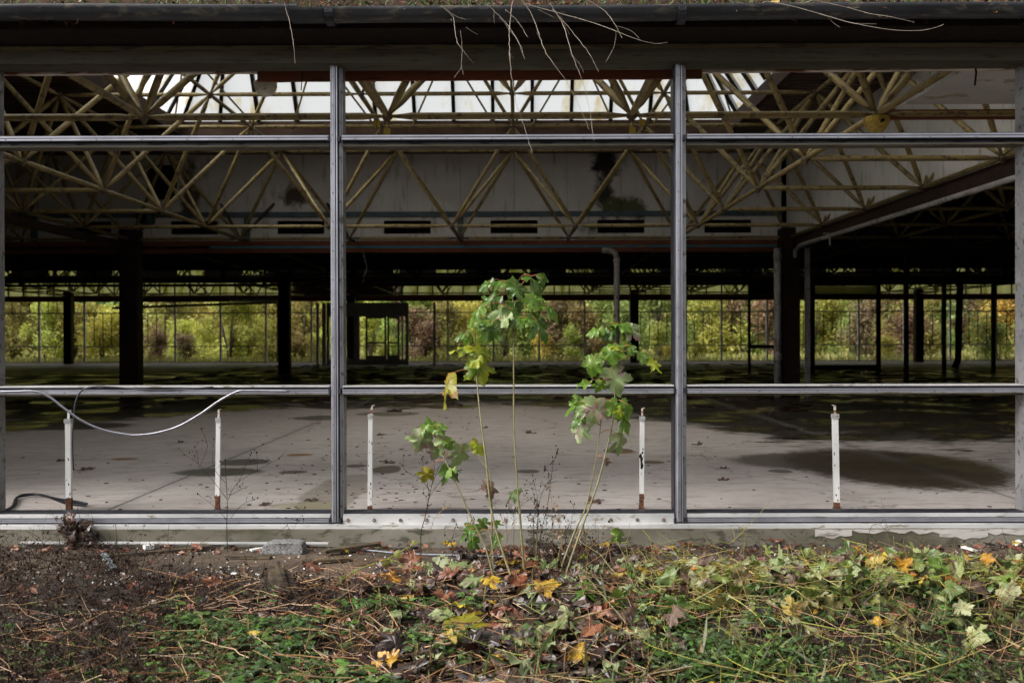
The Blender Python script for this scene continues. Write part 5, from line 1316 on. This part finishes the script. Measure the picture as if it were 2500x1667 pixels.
tag(mb.build('floor_debris', [M['deadleaf'], M['redleaf']]), 'crumbs of leaf and rubble scattered over the concrete floor', 'debris', kind='stuff')

# aerated concrete block
p0 = gp((1775+2060)/2*.3614, 1351); random.seed(4)
w = 283*.3614/F*p0.y; mb = MB(); n = 9
X0 = p0.x-w/2; prof = [(0,.06),(.03,.0),(1,.0),(1.0,.45),(.97,.86),(.9,.97),(.6,1.0),(.22,.98),(.06,.78),(.0,.35)]
h = 80*.3614/F*p0.y
for yy in (p0.y-.07, p0.y+.07):
    for a, b in prof: mb.v.append((X0+a*w+random.uniform(-.003,.003), yy+random.uniform(-.006,.006), p0.z+b*h))
L = len(prof); mb.f.append(tuple(range(L))); mb.m.append(0); mb.f.append(tuple(reversed(range(L,2*L)))); mb.m.append(0)
for j in range(L): mb.f.append((j, L+j, L+(j+1)%L, (j+1)%L)); mb.m.append(0)
o = mb.build('concrete_block', M['concrete_block'], org=tuple(p0)); tag(o, 'grey porous concrete block lying against the plinth before the left window', 'concrete block')
bv = o.modifiers.new('bevel', 'BEVEL'); bv.width = .006; bv.segments = 2
# silver strip on the ground, planks, slates, cable, stump
def lying(name, lab, cat, pts, w, h, mt, lift=.012):
    P = [gp(x, y, lift) for x, y in pts]; mb = MB()
    for a, b in zip(P[:-1], P[1:]): mb.obox(a, b+(b-a).normalized()*.003, w, h)
    o = mb.build(name, M[mt], org=tuple(P[0])); tag(o, lab, cat); return o
P = [gp(52,1337,.035), gp(802,1339,.035)]; mb = MB(); mb.obox(P[0],P[1],.045,.006); mb.obox(P[0]+Vector((0,-.017,.0)),P[1]+Vector((0,-.017,.0)),.004,.018); mb.obox(P[0]+Vector((0,.006,.004)),P[1]+Vector((0,.006,.004)),.004,.006)
tag(mb.build('metal_strip', M['alu_white'], org=tuple(P[0])), 'pale aluminium strip lying on the soil below the left window', 'metal strip')
lying('plank', 'long dark rotten plank on the soil below the silver strip', 'plank', [(160,1366),(360,1353),(540,1337)], .045, .018, 'wood_wet')
lying('plank', 'short dark plank right of the long plank on the left', 'plank', [(562,1364),(660,1367)], .05, .016, 'wood_wet')
lying('plank', 'weathered pointed plank by the plinth left of the saplings', 'plank', [(790,1358),(922,1337)], .06, .022, 'wood_wet', .03)
lying('plank', 'split brown plank lying below the pointed plank', 'plank', [(735,1382),(860,1368)], .045, .02, 'wood_wet', .015)
lying('slate_shard', 'blue grey slate shard poking from the soil at the left', 'slate', [(252,1362),(278,1398)], .035, .012, 'slate', .03)
lying('slate_shard', 'small white tile scrap on the bare soil left of the stump', 'scrap', [(566,1412),(578,1413)], .025, .006, 'chip', .012)
lying('plastic_scrap', 'white plastic scrap by the plinth at the far right', 'scrap', [(2466,1329),(2488,1333)], .05, .03, 'chip', .03)
lying('plastic_scrap', 'white oblong scrap on the soil at the right', 'scrap', [(2350,1342),(2378,1350)], .03, .012, 'chip', .02)
lying('plaster_lump', 'white broken plaster lump under the silver strip', 'plaster', [(352,1342),(372,1339)], .05, .03, 'chip', .02)
lying('plaster_lump', 'flat white plaster flake left of the concrete block', 'plaster', [(612,1347),(640,1343)], .04, .012, 'chip', .012)
cb = [b1([q])[0] for q in ((0,1108),(250,1112),(500,1130),(900,1142),(1280,1165),(1500,1178),(1580,1165),(1650,1115))]
mb = MB(); mb.tube(spline([gp(x, y, .012) for x, y in cb], 6), .006, 6); tag(mb.build('cable', M['hose'], None, True), 'grey blue cable running along the soil below the middle window', 'cable')
cb = [b1([q])[0] for q in ((1740,1210),(1900,1232),(2040,1230),(2160,1215),(2235,1170),(2205,1135),(2130,1108))]
mb = MB(); mb.tube(spline([gp(x, y, .012) for x, y in cb], 6), .006, 6); tag(mb.build('cable', M['hose'], None, True), 'grey blue cable loop on the soil right of the saplings', 'cable')
p = gp(690,1478); mb = MB(); n = 9
n = 22; sl = [(random.uniform(-.2,.2), random.uniform(-.6,1.0)) for _ in range(n)]
for k,(z,r) in enumerate(((-.03,.10),(.05,.085),(.11,.07),(.15,.055))):
    for j in range(n): t = 2*math.pi*j/n; rr = r*(1+sl[j][0]+random.uniform(-.06,.06)); mb.v.append((p.x+rr*1.1*math.cos(t)-z*.35, p.y+rr*.6*math.sin(t), p.z+z*(1+(.5*sl[j][1] if k > 1 else 0))))
for k in range(3):
    for j in range(n): a=k*n+j; b=k*n+(j+1)%n; mb.f.append((a,b,b+n,a+n)); mb.m.append(0)
mb.f.append(tuple(3*n+j for j in range(n))); mb.m.append(0)
tag(mb.build('wood_stump', M['wood_wet'], org=tuple(p)), 'dark rotten wood stump half hidden in straw left of the saplings', 'stump')
# clump of dead leaves hanging on the sill
c = at(183,1292,7.05); mb = MB(); random.seed(9)
for i in range(75):
    q = c + Vector((random.gauss(0,.06), random.uniform(-.06,.03), random.uniform(-.11,.07))); q.x += (c.z-q.z)*.5*abs(random.gauss(0,1))
    leaf(mb, q, (random.gauss(0,1),random.gauss(0,.5),random.gauss(0,1)), (random.gauss(0,1),-1,random.gauss(0,.6)), random.uniform(.04,.10), H_MAPLE_LO, 0, .4,.7,.08,(.55,),.8,.4)
for i in range(24):
    q = c + Vector((random.gauss(0,.06), -.03, random.uniform(-.08,.1))); stalk(mb, q, (random.gauss(0,1),0,random.gauss(0,1)), .1, .0015)
tag(mb.build('dead_leaf_clump', M['deadleaf'], org=tuple(c)), 'tangled clump of dead leaves lodged on the sill at the left', 'dead leaves', kind='stuff')
# arching bramble shoot
def shoot(label, pts, Y0, Y1, r, nl, half, sz, mt='ystalk', lm='cutleaf'):
    P = [at(x, y, Y0+(Y1-Y0)*i/(len(pts)-1)) for i, (x, y) in enumerate(pts)]
    t = empty('trailing_shoot', label, 'shoot', P[0], 'long shoots trailing in the foreground'); s_ = spline(P, 7); mb = MB()
    mb.tube(s_, [r*(1-.6*i/(len(s_)-1)) for i in range(len(s_))], 6); part(mb, 'stem', M[mt], t, True)
    for i in range(nl):
        q = s_[int((i+.5)/nl*len(s_))]; m_ = MB(); leaf(m_, q, (random.uniform(-1,1), random.uniform(-.5,0), random.uniform(-1,.3)), (random.gauss(0,.3),-1,.5), random.uniform(*sz), half, 0, .2,.4,.04,(.5,),1.1)
        part(m_, 'leaf', M[lm], t, True)
random.seed(15)
shoot('yellow green bramble shoot arching up left of the saplings', [G5(-60,520),G5(20,470),G5(100,400),G5(190,340),G5(380,270),G5(500,205),G5(605,150)], 5.7, 6.3, .0045, 7, H_ROUND, (.035,.06))
shoot('thin side shoot hanging off the arching bramble', [G5(380,270),G5(450,290),G5(500,330),G5(570,345)], 6.1, 6.1, .002, 3, H_ROUND, (.025,.04))
shoot('dark bare branch lying across the lower right foreground', [G6(660,705),G6(820,720),G6(1000,762),G6(1200,800),G6(1350,830),G6(1600,890),G6(1900,940),G6(2300,1010),G6(2500,1030)], 5.1, 4.6, .007, 0, H_ROUND, (.03,.05), 'darktwig')
shoot('long pale straw stem lying across the lower right, upper one', [G6(-60,995),G6(250,985),G6(600,985),G6(1000,975),G6(1200,990),G6(1440,1030)], 4.55, 4.6, .0055, 0, H_ROUND, (.03,.05), 'straw')
shoot('long pale straw stem lying across the lower right, lower one', [G6(-60,1045),G6(300,1025),G6(700,1040),G6(1100,1050),G6(1430,1068)], 4.45, 4.5, .005, 0, H_ROUND, (.03,.05), 'straw')
shoot('upright tan stem snapped off in the lower right', [G6(1500,1120),G6(1485,950),G6(1465,735)], 4.6, 4.8, .005, 0, H_ROUND, (.03,.05), 'straw')
shoot('slanting cut stem over the cuttings heap', [G6(550,785),G6(720,700),G6(900,640),G6(1050,590),G6(1250,570),G6(1560,545)], 5.1, 5.3, .0055, 1, H_ROUND, (.03,.05), 'stemgreen')
shoot('curved yellow shoot at the right of the cuttings', [G6(1560,830),G6(1660,790),G6(1780,740),G6(1880,690)], 4.9, 5.1, .004, 2, H_ROUND, (.03,.05))
shoot('arched tan stem at the bottom left of centre', [G5(-200,1040),G5(0,1010),G5(200,1010),G5(450,1060)], 4.5, 4.4, .005, 0, H_ROUND, (.03,.05), 'straw')
shoot('thick tan stem at the lower left corner', [G4(0,995),G4(150,940),G4(290,915)], 4.5, 4.6, .006, 0, H_ROUND, (.03,.05), 'straw')
# thistle like rosette and nettle like plants
def herb(label, px, py, h, n, sz, half, wid=.9, mt='weed', cat='plant'):
    p = gp(px, py); t = empty('leafy_herb', label, cat, p, 'taller herbs in the foreground'); mb = MB(); lean = Vector((random.gauss(0,.1),-.1,0)); 
    s_ = [p, p+Vector((0,0,h*.5))+lean*h*.4, p+Vector((0,0,h))+lean*h]; mb.tube(s_, [.003,.0025,.0015], 5); part(mb, 'stem', M['stemgreen'], t)
    for i in range(n):
        f = .25+.75*i/max(1,n-1); q = p+Vector((0,0,h*f))+lean*h*f; a = i*2.4; m_ = MB()
        leaf(m_, q, (math.cos(a), math.sin(a), .35-.5*(1-f)), (-math.cos(a)*.3,-math.sin(a)*.3-.2,1), random.uniform(*sz)*(1.2-.4*f), half, 0, .2,.6,.04,(.5,),wid)
        part(m_, 'leaf', M[mt], t, True)
random.seed(17)
herb('green rosette with four long toothed leaves at the bottom right of centre', *G6(440,1090), .07, 6, (.09,.13), H_LANCE, 1.1)
herb('dark green drooping herb right of the dry brush', *G5(1640,690), .17, 12, (.07,.11), H_LANCE, 1.0, 'md')
herb('light green herb clump left of the bottom centre', *G5(560,940), .09, 12, (.07,.12), H_LANCE, .9)
herb('leafy green herb below the leaf mat centre', *G5(1320,960), .18, 14, (.06,.10), H_LANCE, 1.2)
herb('round leaved green plant in the lower left', *G4(1860,960), .07, 9, (.05,.07), H_ROUND, 1.1)
herb('scalloped green plant beside the straw left of the saplings', *G5(330,620), .08, 8, (.05,.08), H_ROUND, 1.1)
herb('bright green clover tuft at the foot of the plinth', *G5(735,185), .05, 12, (.02,.03), H_ROUND, 1.1, 'my')
herb('narrow leaved green plant at the lower right edge of the leaf mat', *G5(1960,960), .08, 7, (.08,.12), H_LANCE, .8)
herb('sprawling green plant with broad leaves at the far right', *G6(1900,560), .16, 9, (.08,.12), H_ROUND, 1.1)

random.seed(91)
for i, (px, dx, h) in enumerate(((1375,-14,150),(1392,10,190),(1405,22,120),(1350,-6,230),(1332,4,180),(1318,-18,260),(1236,8,200),(1150,-12,170),(1100,14,140),(1425,30,150),(1300,6,120))):
    weed(['thin tan','crooked brown','wiry dark'][i%3] + ' dry stem' + [' close left of the right sapling stems',' right of the right sapling stems',' far right of the sapling feet',' midway between the sapling stems',' just right of the tallest stem',' rising tall right of the tallest stem',' left of the tallest stem',' under the short blotched sapling',' left of all the sapling feet',' beyond the dry brush tuft',' hugging the tallest stem'][i],
         [[(px,1420),(px+dx*.3,1420-h*.35),(px+dx*.2,1420-h*.7),(px+dx,1420-h)],[(px+dx*.25,1420-h*.5),(px+dx+12,1420-h*.75),(px+dx+20,1420-h*.9)],[(px+dx*.2,1420-h*.65),(px-14,1420-h*.82)]], random.uniform(6.0,6.3), .0022, leaf_n=8, mt=['straw','darktwig','darktwig'][i%3])
